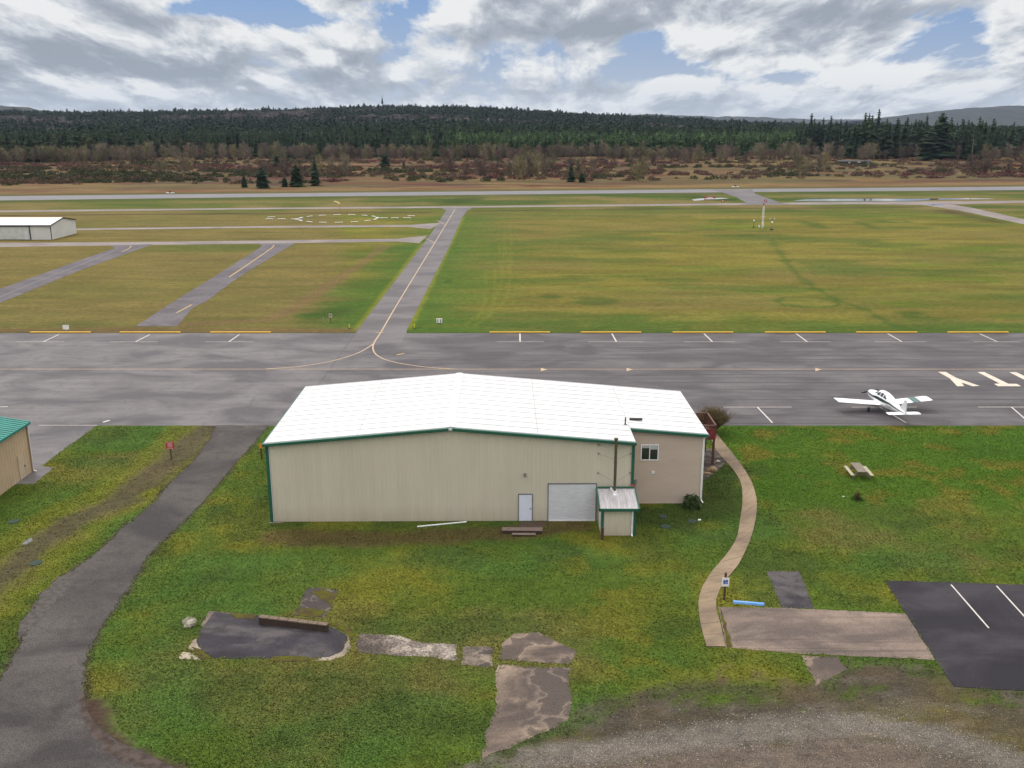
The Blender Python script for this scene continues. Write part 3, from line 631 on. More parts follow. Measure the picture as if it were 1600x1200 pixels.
# ------------------------------------------------------------------ main hangar
HY = P(700, 814)[1]
hx0, hx1, hyb = -18.0, 9.03, HY + 15.3
hr = (hx0 + hx1) / 2; ze, zr = 6.15, 7.32; slope = (zr - ze) / (hx1 - hr)
ex1, ey0 = 14.85, 70.1
def rz_(x): return zr - abs(x - hr) * slope
YAW = math.radians(.55)
hg = empty('hangar', (hr, HY, 0), YAW, 'large beige metal hangar with white gabled roof and green trim', 'hangar')
def loc(x, y, z): return (x - hr, y - HY, z)
def ribwall(b, a, c, zfun, out, pitch=.3, dep=.015, z0=0.0):
    """ribbed sheet from a to c (xy), ribs pushed along `out`"""
    L = math.dist(a, c); n = max(1, round(L / pitch)); p = L / n; prof = []
    for i in range(n):
        for t, d in ((0, 0), (.62, 0), (.72, dep), (.9, dep)): prof.append((i * p + t * p, d))
    prof.append((L, 0)); vs = []
    for s, d in prof:
        x = a[0] + (c[0] - a[0]) * s / L + out[0] * d; y = a[1] + (c[1] - a[1]) * s / L + out[1] * d
        vs += [(x, y, z0), (x, y, zfun(x))]
    b.add(vs, [(2 * i, 2 * i + 2, 2 * i + 3, 2 * i + 1) for i in range(len(prof) - 1)])
X = lambda x: x - hr
b = MB()
zf = lambda x: rz_(x + hr) - .03
ribwall(b, (X(hx0), 0), (0, 0), zf, (0, -1)); ribwall(b, (0, 0), (X(hx1), 0), zf, (0, -1))
ribwall(b, (X(hx1), 15.2), (0, 15.2), zf, (0, 1)); ribwall(b, (0, 15.2), (X(hx0), 15.2), zf, (0, 1))
ribwall(b, (X(hx0), 15.2), (X(hx0), 0), zf, (-1, 0)); ribwall(b, (X(hx1), 0), (X(hx1), 15.2), zf, (1, 0))
b.build('wall', 'beige', hg)
# annex with lap siding
ay = ey0 - HY
b = MB()
def lap(b, a, c, zt, out):
    z = 0; k = .20; i = 0
    while z < 6.6:
        vs = []
        z2 = z + k
        for (x, y) in (a, c):
            t1 = min(z, zt(x)); t2 = min(z2, zt(x))
            vs += [(x + out[0] * .04, y + out[1] * .04, t1), (x + out[0] * .0, y + out[1] * .0, t2)]
        b.add(vs, [(0, 2, 3, 1)])
        b.add([(a[0] + out[0] * .04, a[1] + out[1] * .04, min(z, zt(a[0]))), (c[0] + out[0] * .04, c[1] + out[1] * .04, min(z, zt(c[0]))), (c[0], c[1], min(z, zt(c[0]))), (a[0], a[1], min(z, zt(a[0])))], [(0, 3, 2, 1)])
        z = z2
lap(b, (X(hx1) + .03, ay), (X(ex1), ay), zf, (0, -1)); lap(b, (X(ex1), ay), (X(ex1), 15.2), zf, (1, 0))
b.box(X(hx1) + .03, X(ex1), 15.15, 15.2, 0, 5.6)
M['lap'] = mat('lap_siding', (.48, .39, .31), (.44, .355, .285), .5, .6, (1, 1, 3))
part(b.build('annex_wall', 'lap', hg), 'tan lap siding of the annex')
# roof slabs with seams
b = MB(); tk = .10
def roofpanel(x0, x1, y0, y1, seams=True):
    z0, z1 = rz_(x0), rz_(x1)
    b.prism([(X(x0), y0, z0), (X(x1), y0, z1), (X(x1), y0, z1 + tk), (X(x0), y0, z0 + tk)], (0, y1 - y0, 0))
    if seams:
        n = int((y1 - y0) / 1.22)
        for i in range(n + 1):
            y = y0 + .03 + i * (y1 - y0 - .1) / n
            b.prism([(X(x0) - .015, y, z0 + tk - .01), (X(x1) + .015, y, z1 + tk - .01), (X(x1) + .015, y, z1 + tk + .035), (X(x0) - .015, y, z0 + tk + .035)], (0, .05, 0))
xm0, xm1 = -11.3, 1.9
for (a_, c_, y0_, y1_) in ((hx0 - .15, xm0 - .01, -.12, 15.35), (xm0, hr, -.12, 15.35), (hr, xm1, -.12, 15.35), (xm1 + .01, hx1 + .05, -.12, 15.35), (hx1 + .07, ex1 + .3, ay - .12, 15.33)):
    roofpanel(a_, c_, y0_, y1_)
b.prism([(-.32, -.13, zr + tk + .05 - .32 * slope), (0, -.13, zr + tk + .07), (.32, -.13, zr + tk + .05 - .32 * slope), (.32, -.13, zr + tk - .32 * slope), (0, -.13, zr + .06), (-.32, -.13, zr + tk - .32 * slope)], (0, 15.5, 0))
rf = b.build('roof', 'roofw', hg)
b = MB()
for x in (xm0 - .005, xm1 + .005, hx1 + .06): b.prism([(X(x) - .05, -.12 if x < 9 else ay - .1, rz_(x) + tk + .003), (X(x) + .02, -.12 if x < 9 else ay - .1, rz_(x) + tk + .003), (X(x) + .02, -.12 if x < 9 else ay - .1, rz_(x) + tk + .006), (X(x) - .05, -.12 if x < 9 else ay - .1, rz_(x) + tk + .006)], (0, 15.4 if x < 9 else 11.9, 0))
build_each(b, 'lap_joint', mat('joint_grey', (.42, .42, .40), None, 3, .6), rf)
# trim
b = MB()
def rake(x0, x1, y, w=.2, h=.23):
    b.beam((X(x0), y - w / 2, rz_(x0) + tk - h / 2), (X(x1), y - w / 2, rz_(x1) + tk - h / 2), w, h)
rake(hx0 - .2, hr, -.125); rake(hr, hx1 + .1, -.125); rake(hx1 + .02, ex1 + .36, ay - .125)
b.box(X(hx0) - .26, X(hx0) - .14, -.3, 15.3, ze - .18, ze + .08)
part(b.build('roof_trim', 'green', hg, bevel=.03), 'dark green rake trim')
b = MB(); b.box(-.13, .13, -.35, -.31, zr - .08, zr + .1); b.build('ridge_cap', 'white', hg)
for x in (hx0, hx1 - .12):
    b = MB(); b.box(X(x) - .08, X(x) + .14, -.085, .12, 0, rz_(x) - .12); b.build('corner_trim', 'green', hg)
b = MB(); b.box(X(hx0) + .15, X(hx0) + .2, -.06, -.025, 0, rz_(hx0) - .1); b.build('corner_strip', 'white', hg)
# walk-in door
def wx(u, v=790): return W(u, v, HY)[0]
d0, d1 = wx(811), wx(831)
b = MB(); b.box(X(d0), X(d1), -.06, -.03, .02, 2.10); dr = b.build('door', 'whitedoor', hg)
b = MB(); b.box(X(d0) - .07, X(d0), -.07, .0, 0, 2.18); b.box(X(d1), X(d1) + .07, -.07, .0, 0, 2.18); b.box(X(d0), X(d1), -.07, .0, 2.105, 2.18); b.build('door_frame', 'grey', dr)
b = MB(); b.box(X(d1) - .16, X(d1) - .04, -.11, -.08, .98, 1.02); b.cyl((X(d1) - .1, -.11, 1), (X(d1) - .1, -.06, 1), .035); b.build('handle', 'dark', dr)
# roll door
g0, g1, gh = wx(857), wx(930.5), 2.93
b = MB()
for i in range(8):
    z0_ = .10 + i * (gh - .1) / 8; z1_ = z0_ + (gh - .1) / 8 - .012
    b.box(X(g0), X(g1), -.062, -.03, z0_, z1_)
b.box(X(g0), X(g1), -.045, -.03, .1, gh)
gd_ = b.build('garage_door', 'whitegd' if False else 'white', hg, bevel=.006)
b = MB(); b.box(X(g0) - .07, X(g0), -.08, 0, 0, gh + .08); b.box(X(g1), X(g1) + .07, -.08, 0, 0, gh + .08); b.box(X(g0), X(g1), -.08, 0, gh, gh + .08); b.build('door_frame', 'grey', gd_)
b = MB(); b.box(X(g0), X(g1), -.10, -.035, 0, .09); b.build('bottom_rail', 'tank', gd_)
b = MB(); b.box(-.09, .09, -.16, -.03, -.06, .07); b.cyl((0, -.16, 0), (0, -.28, -.08), .05, .09, 10)
lx, _, lz = W(820, 741, HY); b.build('wall_lamp', 'grey', hg, loc=(X(lx), 0, lz))
# annex window, vent, downspout
def AX(u, v): q = W(u, v, ey0); return X(q[0]), q[2]
wx0, wz1 = AX(1004, 696.5); wx1, wz0 = AX(1028, 718.5)
b = MB(); t_ = .08
b.box(wx0 - t_, wx1 + t_, ay - .075, ay, wz1, wz1 + t_); b.box(wx0 - t_, wx1 + t_, ay - .075, ay, wz0 - t_, wz0); b.box(wx0 - t_, wx0, ay - .075, ay, wz0, wz1); b.box(wx1, wx1 + t_, ay - .075, ay, wz0, wz1)
xm_ = (wx0 + wx1) / 2; b.box(xm_ - .035, xm_ + .035, ay - .065, ay, wz0, wz1)
wn = b.build('window', 'tank', hg)
b = MB(); b.box(wx0, xm_ - .035, ay - .045, ay - .03, wz0, wz1); b.build('pane', 'glass', wn)
b = MB(); b.box(xm_ + .035, wx1, ay - .045, ay - .03, wz0, wz1); b.build('pane', 'glass', wn)
b = MB(); b.box(wx0 + .02, xm_ - .05, ay - .052, ay - .046, wz1 - .22, wz1); b.box(xm_ + .05, wx1 - .02, ay - .052, ay - .046, wz1 - .34, wz1); build_each(b, 'blind', 'blind', wn)
b = MB(); vx, vz = AX(1021.5, 738.5); b.box(vx - .12, vx + .12, ay - .1, ay - .02, vz - .12, vz + .12); b.build('wall_vent', 'tank', hg, bevel=.02)
b = MB(); b.box(X(ex1) - .1, X(ex1) + .06, ay - .1, ay - .02, .3, 5.45); b.beam((X(ex1), ay - .06, .3), (X(ex1) + .12, ay - .3, .12), .1, .08); b.beam((X(ex1) + .02, ay - .06, 5.42), (X(ex1) + .4, ay - .1, 5.5), .08, .08)
b.build('downspout', 'tank', hg, bevel=.015)
b = MB(); q = W(993, 757.5, ey0 - .3); b.box(X(q[0]) - .13, X(q[0]) + .13, ay - .2, ay - .02, q[2] - .1, q[2] + .3); b.cyl((X(q[0]) + .05, ay - .06, 0), (X(q[0]) + .05, ay - .06, q[2]), .025, n=6); b.build('meter_box', 'grey', hg)
b = MB(); q = W(988, 760.5, HY - .1); b.cyl((X(q[0]), -.09, q[2]), (X(q[0]), -.22, q[2]), .13, .13, 14); b.build('alarm_bell', mat('bell_red', (.55, .03, .04), (.5, .1, .1), 5, .4), hg)
# things on the roof
b = MB(); q = P(978, 664.5, 6.25); b.cyl((X(q[0]), q[1] - HY, 6.1), (X(q[0]), q[1] - HY, 6.85), .055); b.cyl((X(q[0]), q[1] - HY, 6.26), (X(q[0]), q[1] - HY, 6.33), .15, .08); b.build('vent_pipe', 'dark', hg)
b = MB(); q = P(995, 657.5, 6.2); b.box(X(q[0]) - .52, X(q[0]) + .5, q[1] - HY - .07, q[1] - HY + .07, 6.2, 6.38, Matrix.Translation((0, 0, 0))); b.build('roof_vent', 'dark', hg)
# small brackets on the wall for the flue guy wires
# ------------------------------------------------------------------ boiler shed with flue
sx0, sx1, sy0 = 6.45, 8.93, 64.15
sh = empty('boiler_shed', (sx0, sy0, 0), 0, 'small beige lean-to shed with green trim and tall flue beside the roll-up door', 'shed')
SW, SD = sx1 - sx0, HY - .13 - sy0; zs0, zs1 = 2.12, 2.62
sz = lambda y: zs0 + (zs1 - zs0) * y / SD
b = MB(); ribwall(b, (.0, 0), (SW, 0), lambda x: zs0, (0, -1)); 
def sidew(x, out):
    n = 8
    b.add([(x, 0, 0), (x, SD, 0), (x, SD, zs1), (x, 0, zs0)], [(0, 1, 2, 3)])
    for i in range(n): 
        y = SD * (i + .5) / n; b.box(x + min(0, out * .02), x + max(0, out * .02), y - .03, y + .03, 0, sz(y) - .02)
sidew(0, -1); sidew(SW, 1); b.add([(0, SD, 0), (SW, SD, 0), (SW, SD, zs1), (0, SD, zs1)], [(0, 1, 2, 3)])
b.build('wall', 'beige', sh)
b = MB(); b.prism([(-.14, -.2, zs0 - .03), (-.14, SD, zs1 + .0), (-.14, SD, zs1 + .06), (-.14, -.2, zs0 + .03)], (SW + .28, 0, 0))
for i in range(8):
    x = -.12 + i * (SW + .22) / 7; b.prism([(x, -.2, zs0 + .02), (x, SD, zs1 + .05), (x, SD, zs1 + .085), (x, -.2, zs0 + .065)], (.035, 0, 0))
b.build('roof', 'roofg', sh)
b = MB(); b.box(-.22, SW + .22, -.3, -.205, zs0 - .14, zs0 + .07)
for x in (-.24, SW + .13): b.prism([(x, -.3, zs0 - .12), (x, SD, zs1 - .1), (x, SD, zs1 + .12), (x, -.3, zs0 + .10)], (.12, 0, 0))
b.box(-.1, SW + .1, SD - .08, SD + .02, zs1 + .06, zs1 + .2)
b.build('roof_trim', 'green', sh, bevel=.02)
for x in (-.02, SW - .16):
    b = MB(); b.box(x, x + .18, -.06, .1, 0, zs0 - .05); b.build('corner_trim', 'green', sh)
b = MB(); b.box(SW - .32, SW - .22, -.12, -.03, .15, 2.0); b.beam((SW - .27, -.08, .15), (SW - .27, -.28, .05), .1, .08); b.build('downspout', 'tank', sh)
b = MB(); px, py, _ = W(960.5, 762, HY - .75); fx, fy = px - sx0, HY - .75 - sy0
b.cyl((fx, fy, 2.3), (fx, fy, 6.72), .105, n=14)
for z in (3.3, 4.9, 6.1): b.cyl((fx, fy, z), (fx, fy, z + .05), .125, n=14)
b.cyl((fx, fy, 6.68), (fx, fy, 6.8), .15, n=14)
fl = b.build('flue', 'pipe', sh, smooth=False)
b = MB(); b.cyl((fx, fy, 2.5), (fx, fy - .05, 2.75), .2, .15, 12); b.cyl((fx, fy - .25, 2.25), (fx, fy - .3, 2.55), .15, .14, 12); b.beam((fx - .15, fy + .2, 2.5), (fx - .25, fy + .35, 2.85), .14, .04)
b.build('flue_collar', 'tank', fl)
for zz, tz in ((3.35, 3.75), (5.15, 5.25), (5.9, 5.95)):
    for s in (-1, 1):
        b = MB(); e = (fx + s * 1.18, SD + .08, tz + .1); 
        b.cyl((fx, fy, zz), e, .009, n=4); b.box(e[0] - .04, e[0] + .04, e[1] - .03, e[1] + .1, e[2] - .05, e[2] + .05); b.build('guy_wire', 'grey', fl)
b = MB(); b.box(-.03, -.005, .5, 1.5, .1, 1.9); part(b.build('side_door', 'whitedoor', sh), 'narrow white side door')

# ------------------------------------------------------------------ tan shed with green roof at left
ts = empty('tan_shed', (-41.05, 77.2, 0), 0, 'tan ribbed metal building with green standing-seam roof and a tan door', 'building')
b = MB(); zt = 4.35; wd = 18.0; ln = 19.0
zroof = lambda x: zt + min(-x, wd + x) * .165
ribwall(b, (0, -ln), (0, 0), lambda x: zt, (1, 0), .42, .04)
ribwall(b, (-wd, 0), (-wd, -ln), lambda x: zt, (-1, 0), .42, .04)
for y, o in ((0, 1), (-ln, -1)):
    ribwall(b, (-wd / 2 * (1 - 0) if False else -wd, y), (-wd / 2, y), zroof, (0, o), .42, .04); ribwall(b, (-wd / 2, y), (0, y), zroof, (0, o), .42, .04)
b.build('wall', 'tan', ts)
b = MB()
for s in (0, 1):
    xa, xb = (-wd / 2, .25) if s == 0 else (-wd / 2, -wd - .25)
    za, zb = zt + wd / 2 * .165 + .03, zt - .25 * .165 + .03
    b.prism([(xa, -ln - .2, za), (xb, -ln - .2, zb), (xb, -ln - .2, zb + .08), (xa, -ln - .2, za + .08)], (0, ln + .4, 0))
    n = 44
    for i in range(n + 1):
        y = -ln - .2 + i * (ln + .34) / n
        b.prism([(xa, y, za + .07), (xb, y, zb + .07), (xb, y, zb + .13), (xa, y, za + .13)], (0, .06, 0))
b.build('roof', 'greenroof', ts)
b = MB(); b.box(.2, .32, -ln - .2, .22, zt - .12, zt + .08)
b.beam((.3, .24, zt + .0), (-wd / 2, .24, zt + wd / 2 * .165 + .05), .1, .22); b.build('gutter', 'greenroof', ts)
b = MB(); b.box(.0, .12, -.12, .03, 0, zt - .1); b.build('corner_trim', mat('brown_trim', (.28, .17, .11), None, 2, .5), ts)
b = MB(); b.box(.06, .16, -.02, .08, .1, zt - .1); b.beam((.1, .03, .12), (.35, .05, .04), .1, .08); b.build('downspout', 'cream', ts)
b = MB(); b.box(.045, .075, -2.05, -1.1, .05, 2.12); d_ = b.build('door', mat('tan_door', (.55, .43, .31), None, 2, .5), ts)
b = MB(); b.box(.03, .09, -2.12, -2.05, 0, 2.18); b.box(.03, .09, -1.1, -1.03, 0, 2.18); b.box(.03, .09, -2.05, -1.1, 2.12, 2.18); b.build('door_frame', 'tan', d_)
b = MB(); b.box(.08, .14, -1.25, -1.17, .95, 1.08); b.build('handle', 'dark', d_)

# ------------------------------------------------------------------ white hangar far left
fx1, fy0, fyb = -115.9, P(81, 374.5)[1], P(120, 364.5)[1]
wh = empty('white_hangar', (fx1, fy0, 0), 0, 'long white metal hangar with sliding doors beyond the apron and grass lanes', 'hangar')
D_ = fyb - fy0; L_ = 60; e_, r_h = 3.55, 4.75
b = MB(); b.prism([(-L_, 0, 0), (-L_, D_, 0), (-L_, D_, e_), (-L_, D_ / 2, r_h), (-L_, 0, e_)], (L_, 0, 0)); b.build('wall', 'cream', wh)
b = MB()
for y0_, y1_, z0_, z1_ in ((-.25, D_ / 2, e_, r_h), (D_ + .25, D_ / 2, e_, r_h)):
    b.prism([(-L_ - .2, y0_, z0_ + .02), (-L_ - .2, y1_, z1_ + .05), (-L_ - .2, y1_, z1_ + .15), (-L_ - .2, y0_, z0_ + .12)], (L_ + .35, 0, 0))
b.build('roof', 'roofw', wh)
b = MB(); b.box(-L_ - .2, .2, -.4, -.26, e_ - .14, e_ + .12)
b.beam((.22, -.3, e_ + .03), (.22, D_ / 2, r_h + .08), .1, .24); b.beam((.22, D_ + .3, e_ + .03), (.22, D_ / 2, r_h + .08), .1, .24)
b.box(-.12, .02, -.03, .0, 0, e_ - .1) ; b.box(.002, .03, -.02, .14, 0, e_ - .1)
b.build('trim', 'dark', wh)
xs_ = [P(u, 374)[0] - fx1 for u in (50.5, 0, -60, -120)]
for i in range(3):
    b = MB(); b.box(xs_[i + 1] + .2, xs_[i] - .15, -.12, -.03, .1, e_ - .4); b.box(xs_[i + 1] + .2, xs_[i] - .15, -.135, -.12, 1.75, 1.8); sd = b.build('sliding_door', mat('door_pale', (.57, .58, .54), None, 1, .6) if i == 0 else 'cream', wh)
    b = MB(); b.box(xs_[i] - .15, xs_[i] + .1, -.14, -.0, 0, e_ - .2); b.box(xs_[i + 1] + .2, xs_[i] - .15, -.14, -.02, e_ - .4, e_ - .3); b.build('door_track', 'dark', sd)
q = P(42, 374)[0] - fx1; b = MB(); b.box(q, q + .85, -.16, -.13, .05, 2.05); b.build('door', 'white', wh)

# ------------------------------------------------------------------ deck beside the annex
dk = empty('wooden_deck', (14.9, 79.0, 0), 0, 'raised brown wooden deck with railing beside the annex', 'deck')
dw, dd, dz = 2.75, 3.7, 2.5
b = MB()
for i in range(26): b.box(.1, dw, i * dd / 26, (i + 1) * dd / 26 - .01, dz, dz + .04)
b.box(.1, dw, 0, .05, dz - .2, dz - .005); b.box(.1, dw, dd - .05, dd, dz - .2, dz - .005); b.box(dw - .05, dw, .05, dd - .05, dz - .2, dz - .005); b.build('platform', 'deck', dk)
for (x, y) in ((dw - .12, .08), (dw - .12, dd - .12), (.4, .08)):
    b = MB(); b.box(x - .09, x + .09, y - .09 + .03, y + .12, 0, dz - .21); b.build('post', 'deck', dk)
b = MB()
for (a, c) in (((.1, .03), (dw, .03)), ((dw - .03, 0), (dw - .03, dd)), ((.1, dd - .03), (dw, dd - .03))):
    b.beam((a[0], a[1], dz + 1.08), (c[0], c[1], dz + 1.08), .14, .05); b.beam((a[0], a[1], dz + .12), (c[0], c[1], dz + .12), .05, .08)
    L = math.dist(a, c); n = int(L / .14)
    for i in range(n + 1):
        x = a[0] + (c[0] - a[0]) * i / n; y = a[1] + (c[1] - a[1]) * i / n; b.box(x - .03, x + .03, y - .025, y + .025, dz + .1, dz + 1.06)
b.build('railing', 'deck', dk)
b = MB()
for i in range(9): b.box(dw - 1.7 + i * .19, dw - 1.7 + i * .19 + .17, -.04, -.01, dz - .15, dz + .75)
part(b.build('privacy_board', 'deckred', dk), 'dark red boards at the front of the deck')

# ------------------------------------------------------------------ airplane
def airplane():
    root = empty('airplane', (38.35, 94.6, 0), math.radians(3.8), 'small white low-wing propeller airplane with dark stripe parked on the apron', 'airplane')
    st = [(3.62, .20, .97, 1.37, 0), (3.5, .36, .82, 1.46, 0), (3.0, .47, .70, 1.56, 0), (2.3, .54, .62, 1.62, 0), (1.75, .57, .58, 1.68, 0), (1.45, .58, .56, 1.86, .1), (1.0, .59, .55, 2.1, .35), (.4, .59, .55, 2.2, .45), (-.4, .58, .58, 2.2, .45), (-1.1, .53, .64, 2.08, .35), (-1.8, .42, .74, 1.85, .2), (-2.6, .31, .84, 1.62, 0), (-3.4, .2, .94, 1.46, 0), (-4.2, .1, 1.03, 1.36, 0), (-4.45, .05, 1.1, 1.3, 0)]
    ysn = [s[0] for s in st][::-1]
    def sec(y): return [float(np.interp(y, ysn, [s[k] for s in st][::-1])) for k in (1, 2, 3, 4)]
    def surf(y, th, off=0):      # th 0 = right side, 90 = top, 180 = left
        w, zb, zt_, nar = sec(y); zc = (zb + min(zt_, zb + 1.15)) / 2; c, s = math.cos(th), math.sin(th)
        e = .75
        hx = math.copysign(abs(c) ** e, c); hz = math.copysign(abs(s) ** e, s)
        z = zc + (zt_ - zc if s > 0 else zc - zb) * hz
        wf = 1 - nar * max(0, hz) ** 1.5 * .75
        p = Vector((w * hx * wf, y, z)); n = Vector((hx, 0, hz)).normalized() if (hx or hz) else Vector((0, 0, 1))
        return p + n * off
    ys = sorted(set([s[0] for s in st] + list(np.linspace(-4.45, 3.62, 40)))); n = 28; vs = []; fs = []
    for y in ys:
        for j in range(n): vs.append(surf(y, 2 * PI * j / n))
    for i in range(len(ys) - 1):
        for j in range(n): fs.append((i * n + j, i * n + (j + 1) % n, (i + 1) * n + (j + 1) % n, (i + 1) * n + j))
    fs += [tuple(range(n))[::1], tuple(range((len(ys) - 1) * n, len(ys) * n))[::-1]]
    b = MB(); b.add(vs, [f[::-1] for f in fs]); fu = b.build('fuselage', 'plane', root, smooth=True)
    def patch(name, y0, y1, t0f, t1f, m, off=.012, n=10, k=4, sides=(0, 1), parent=root):
        for s in sides:
            b = MB(); vs = []
            for i in range(n + 1):
                y = y0 + (y1 - y0) * i / n
                for j in range(k + 1):
                    t = math.radians(t0f(y) + (t1f(y) - t0f(y)) * j / k); t = t if s == 0 else PI - t
                    vs.append(surf(y, t, off))
            b.add(vs, [(i * (k + 1) + j, (i + 1) * (k + 1) + j, (i + 1) * (k + 1) + j + 1, i * (k + 1) + j + 1) for i in range(n) for j in range(k)]); b.build(name, m, parent, smooth=True)
    patch('side_window', 1.0, .42, lambda y: 24, lambda y: 50 - 8 * max(0, y - .7) / .3, 'glass')
    patch('side_window', .3, -.25, lambda y: 24, lambda y: 52, 'glass')
    patch('side_window', -.4, -1.0, lambda y: 24, lambda y: 52 - 20 * (-.4 - y) / .6, 'glass')
    b = MB(); vs = []
    for i in range(5):
        y = 1.68 - .62 * i / 4
        for j in range(11): vs.append(surf(y, math.radians(38 + 104 * j / 10), .012))
    b.add(vs, [(i * 11 + j, i * 11 + j + 1, (i + 1) * 11 + j + 1, (i + 1) * 11 + j) for i in range(4) for j in range(10)]); b.build('windshield', 'glass', root, smooth=True)
    patch('stripe', 3.55, -4.3, lambda y: 2, lambda y: 15, 'stripe', .008, 40, 2)
    # wings with airfoil thickness, slight dihedral
    def wing(sx, y0, y1r, span, z0, dih, root_x, taper=0, name='wing', th=.17):
        b = MB(); prof = [(0, 0), (.03, .45), (.15, .9), (.35, 1), (.65, .65), (1, .05), (.65, -.15), (.3, -.3), (.08, -.25)]; vs = []
        secs = [(root_x, 0), (span - .25, 0), (span - .05, .06), (span, .16)]
        for (x, t) in secs:
            f = (x - root_x) / (span - root_x); le = y0 - taper * f - t; te = y1r + t * .4; c = le - te
            for (u, w) in prof: vs.append((sx * x, le - u * c, z0 + dih * f + w * th * .55 * (1 - .3 * f) * (1 - t * 3)))
        n = len(prof); fs = [(i * n + j, i * n + (j + 1) % n, (i + 1) * n + (j + 1) % n, (i + 1) * n + j) for i in range(len(secs) - 1) for j in range(n)]
        fs += [tuple(range(n)), tuple(range(3 * n, 4 * n))[::-1]]
        if sx > 0: fs = [f[::-1] for f in fs]
        return b.add(vs, fs).build(name, 'plane', root, smooth=False)
    for sx in (-1, 1):
        w = wing(sx, 1.45, -.15, 4.95, .82, .42, .5)
        if sx == 1:
            b = MB(); vs = []
            for x in (2.9, 3.7):
                f = (x - .5) / 4.45; zz = .82 + .42 * f
                for (u, q) in ((-.02, .0), (.03, .5), (.15, .95), (.35, 1.06), (.65, .72), (1.01, .08)): vs.append((x, 1.45 - u * 1.6, zz + q * .094 * (1 - .3 * f) + .006))
            b.add(vs, [(j, j + 1, j + 7, j + 6) for j in range(5)]); part(b.build('wing_band', 'band', w), 'dark green band across the right wing')
        b = MB(); b.box(min(sx * 2.4, sx * 4.6), max(sx * 2.4, sx * 4.6), .145, .16, .99, 1.0); 
    wing(-1, -3.6, -4.45, 1.65, 1.12, 0, 0, 0, 'stabilizer', .09); wing(1, -3.6, -4.45, 1.65, 1.12, 0, 0, 0, 'stabilizer', .09)
    b = MB(); prof = [(-2.95, 1.42), (-3.55, 1.75), (-4.05, 2.55), (-4.5, 2.55), (-4.6, 1.25), (-3.9, 1.25)]
    b.prism([(-.045, y, z) for y, z in prof], (.09, 0, 0)); b.build('fin', mat('fin_white', (.70, .71, .74), None, 1, .3), root, bevel=.03)
    b = MB(); b.cyl((0, 3.6, 1.17), (0, 3.78, 1.17), .19, .16, 16); b.cyl((0, 3.78, 1.17), (0, 3.93, 1.17), .16, .04, 16); sp_ = b.build('spinner', 'plane', root, smooth=False)
    b = MB(); a = math.radians(10)
    for s in (1, -1):
        d = Vector((math.cos(a) * s, 0, math.sin(a) * s)); p = Vector((0, 3.8, 1.17)); x = Vector((-math.sin(a), 0, math.cos(a)))
        b.prism([p + d * .1 - x * .05, p + d * .5 - x * .08, p + d * .93 - x * .04, p + d * .93 + x * .04, p + d * .5 + x * .08, p + d * .1 + x * .05], (0, .03, 0))
    b.build('propeller', 'rubber', root)
    for (x, y, r) in ((-1.5, .45, .22), (1.5, .45, .22), (0, 2.85, .18)):
        b = MB(); b.cyl((x, y, r * 1.6), (x * .98, y, .9), .045, .06, 8); b.box(x - .1, x + .1, y - .02, y + .02, r * 1.9, r * 2.1); b.box(x - .12, x - .10, y - .03, y + .03, r, r * 2.1); g_ = b.build('landing_gear', 'white', root)
        b = MB(); b.cyl((x - .085, y, r), (x + .085, y, r), r, r, 18); b.build('wheel', 'rubber', g_, bevel=.03)
    b = MB(); b.beam((-.15, -1.9, .95), (-.35, -2.05, .55), .03, .03); b.build('entry_step', 'white', root)
    # registration letters on the left side
    cu = bpy.data.curves.new('reg', 'FONT'); cu.body = 'N2062'; cu.size = .36; cu.extrude = .001
    to = bpy.data.objects.new('reg', cu); C.objects.link(to); dg = bpy.context.evaluated_depsgraph_get(); me = bpy.data.meshes.new_from_object(to.evaluated_get(dg)); bpy.data.objects.remove(to)
    for v in me.vertices:
        y = -1.15 - v.co.x; zz = 1.0 + v.co.y * .75 + (v.co.x) * .06; w_, zb, ztt, _ = sec(y); zc = (zb + min(ztt, zb + 1.15)) / 2
        s_ = max(-1, min(1, (zz - zc) / (zc - zb if zz < zc else ztt - zc))); hx = (1 - abs(s_) ** (2 / .75)) ** (.75 / 2)
        v.co = (-(w_ * hx + .012 + v.co.z), y, zz)
    me.materials.append(M['regis']); ro = bpy.data.objects.new('registration', me); C.objects.link(ro); ro.parent = root
airplane()

# ------------------------------------------------------------------ yellow bars along the apron
bar = None; yb = yA1 + .05
names = ['third from the taxiway towards the white hangar', 'second from the taxiway towards the white hangar', 'first beside the taxiway on the white hangar side'] + [k + ' from the taxiway on the airplane side' for k in ('first', 'second', 'third', 'fourth', 'fifth', 'sixth')]
for i, (u0, u1) in enumerate(((48, 143), (188, 283), (329, 424), (765, 859), (907, 1002), (1050, 1146), (1194, 1290), (1337, 1432), (1479, 1575))):
    x = (P(u0, 520)[0] + P(u1, 520)[0]) / 2
    if bar is None:
        bar = empty('tie_down_bar'); b = MB(); h_ = 4.28
        pr_ = [(0, -.14, .02), (0, .14, .02), (0, .14, .16), (0, .09, .21), (0, -.09, .21), (0, -.14, .16)]
        b.prism([(-h_, p[1], p[2]) for p in pr_], (2 * h_, 0, 0)); b.build('beam', 'yellow', bar, bevel=.02)
        b = MB()
        for k in (-3.6, -1.2, 1.2, 3.6): b.box(k - .2, k + .2, -.12, .12, -.03, .03)
        build_each(b, 'foot', 'dark', bar); o = bar
    else: o = copy_tree(bar)
    o.location = (x, yb, .006); tag(o, 'yellow tie-down bar, ' + names[i], 'tie-down bar', 'yellow tie-down bars along the far apron edge')
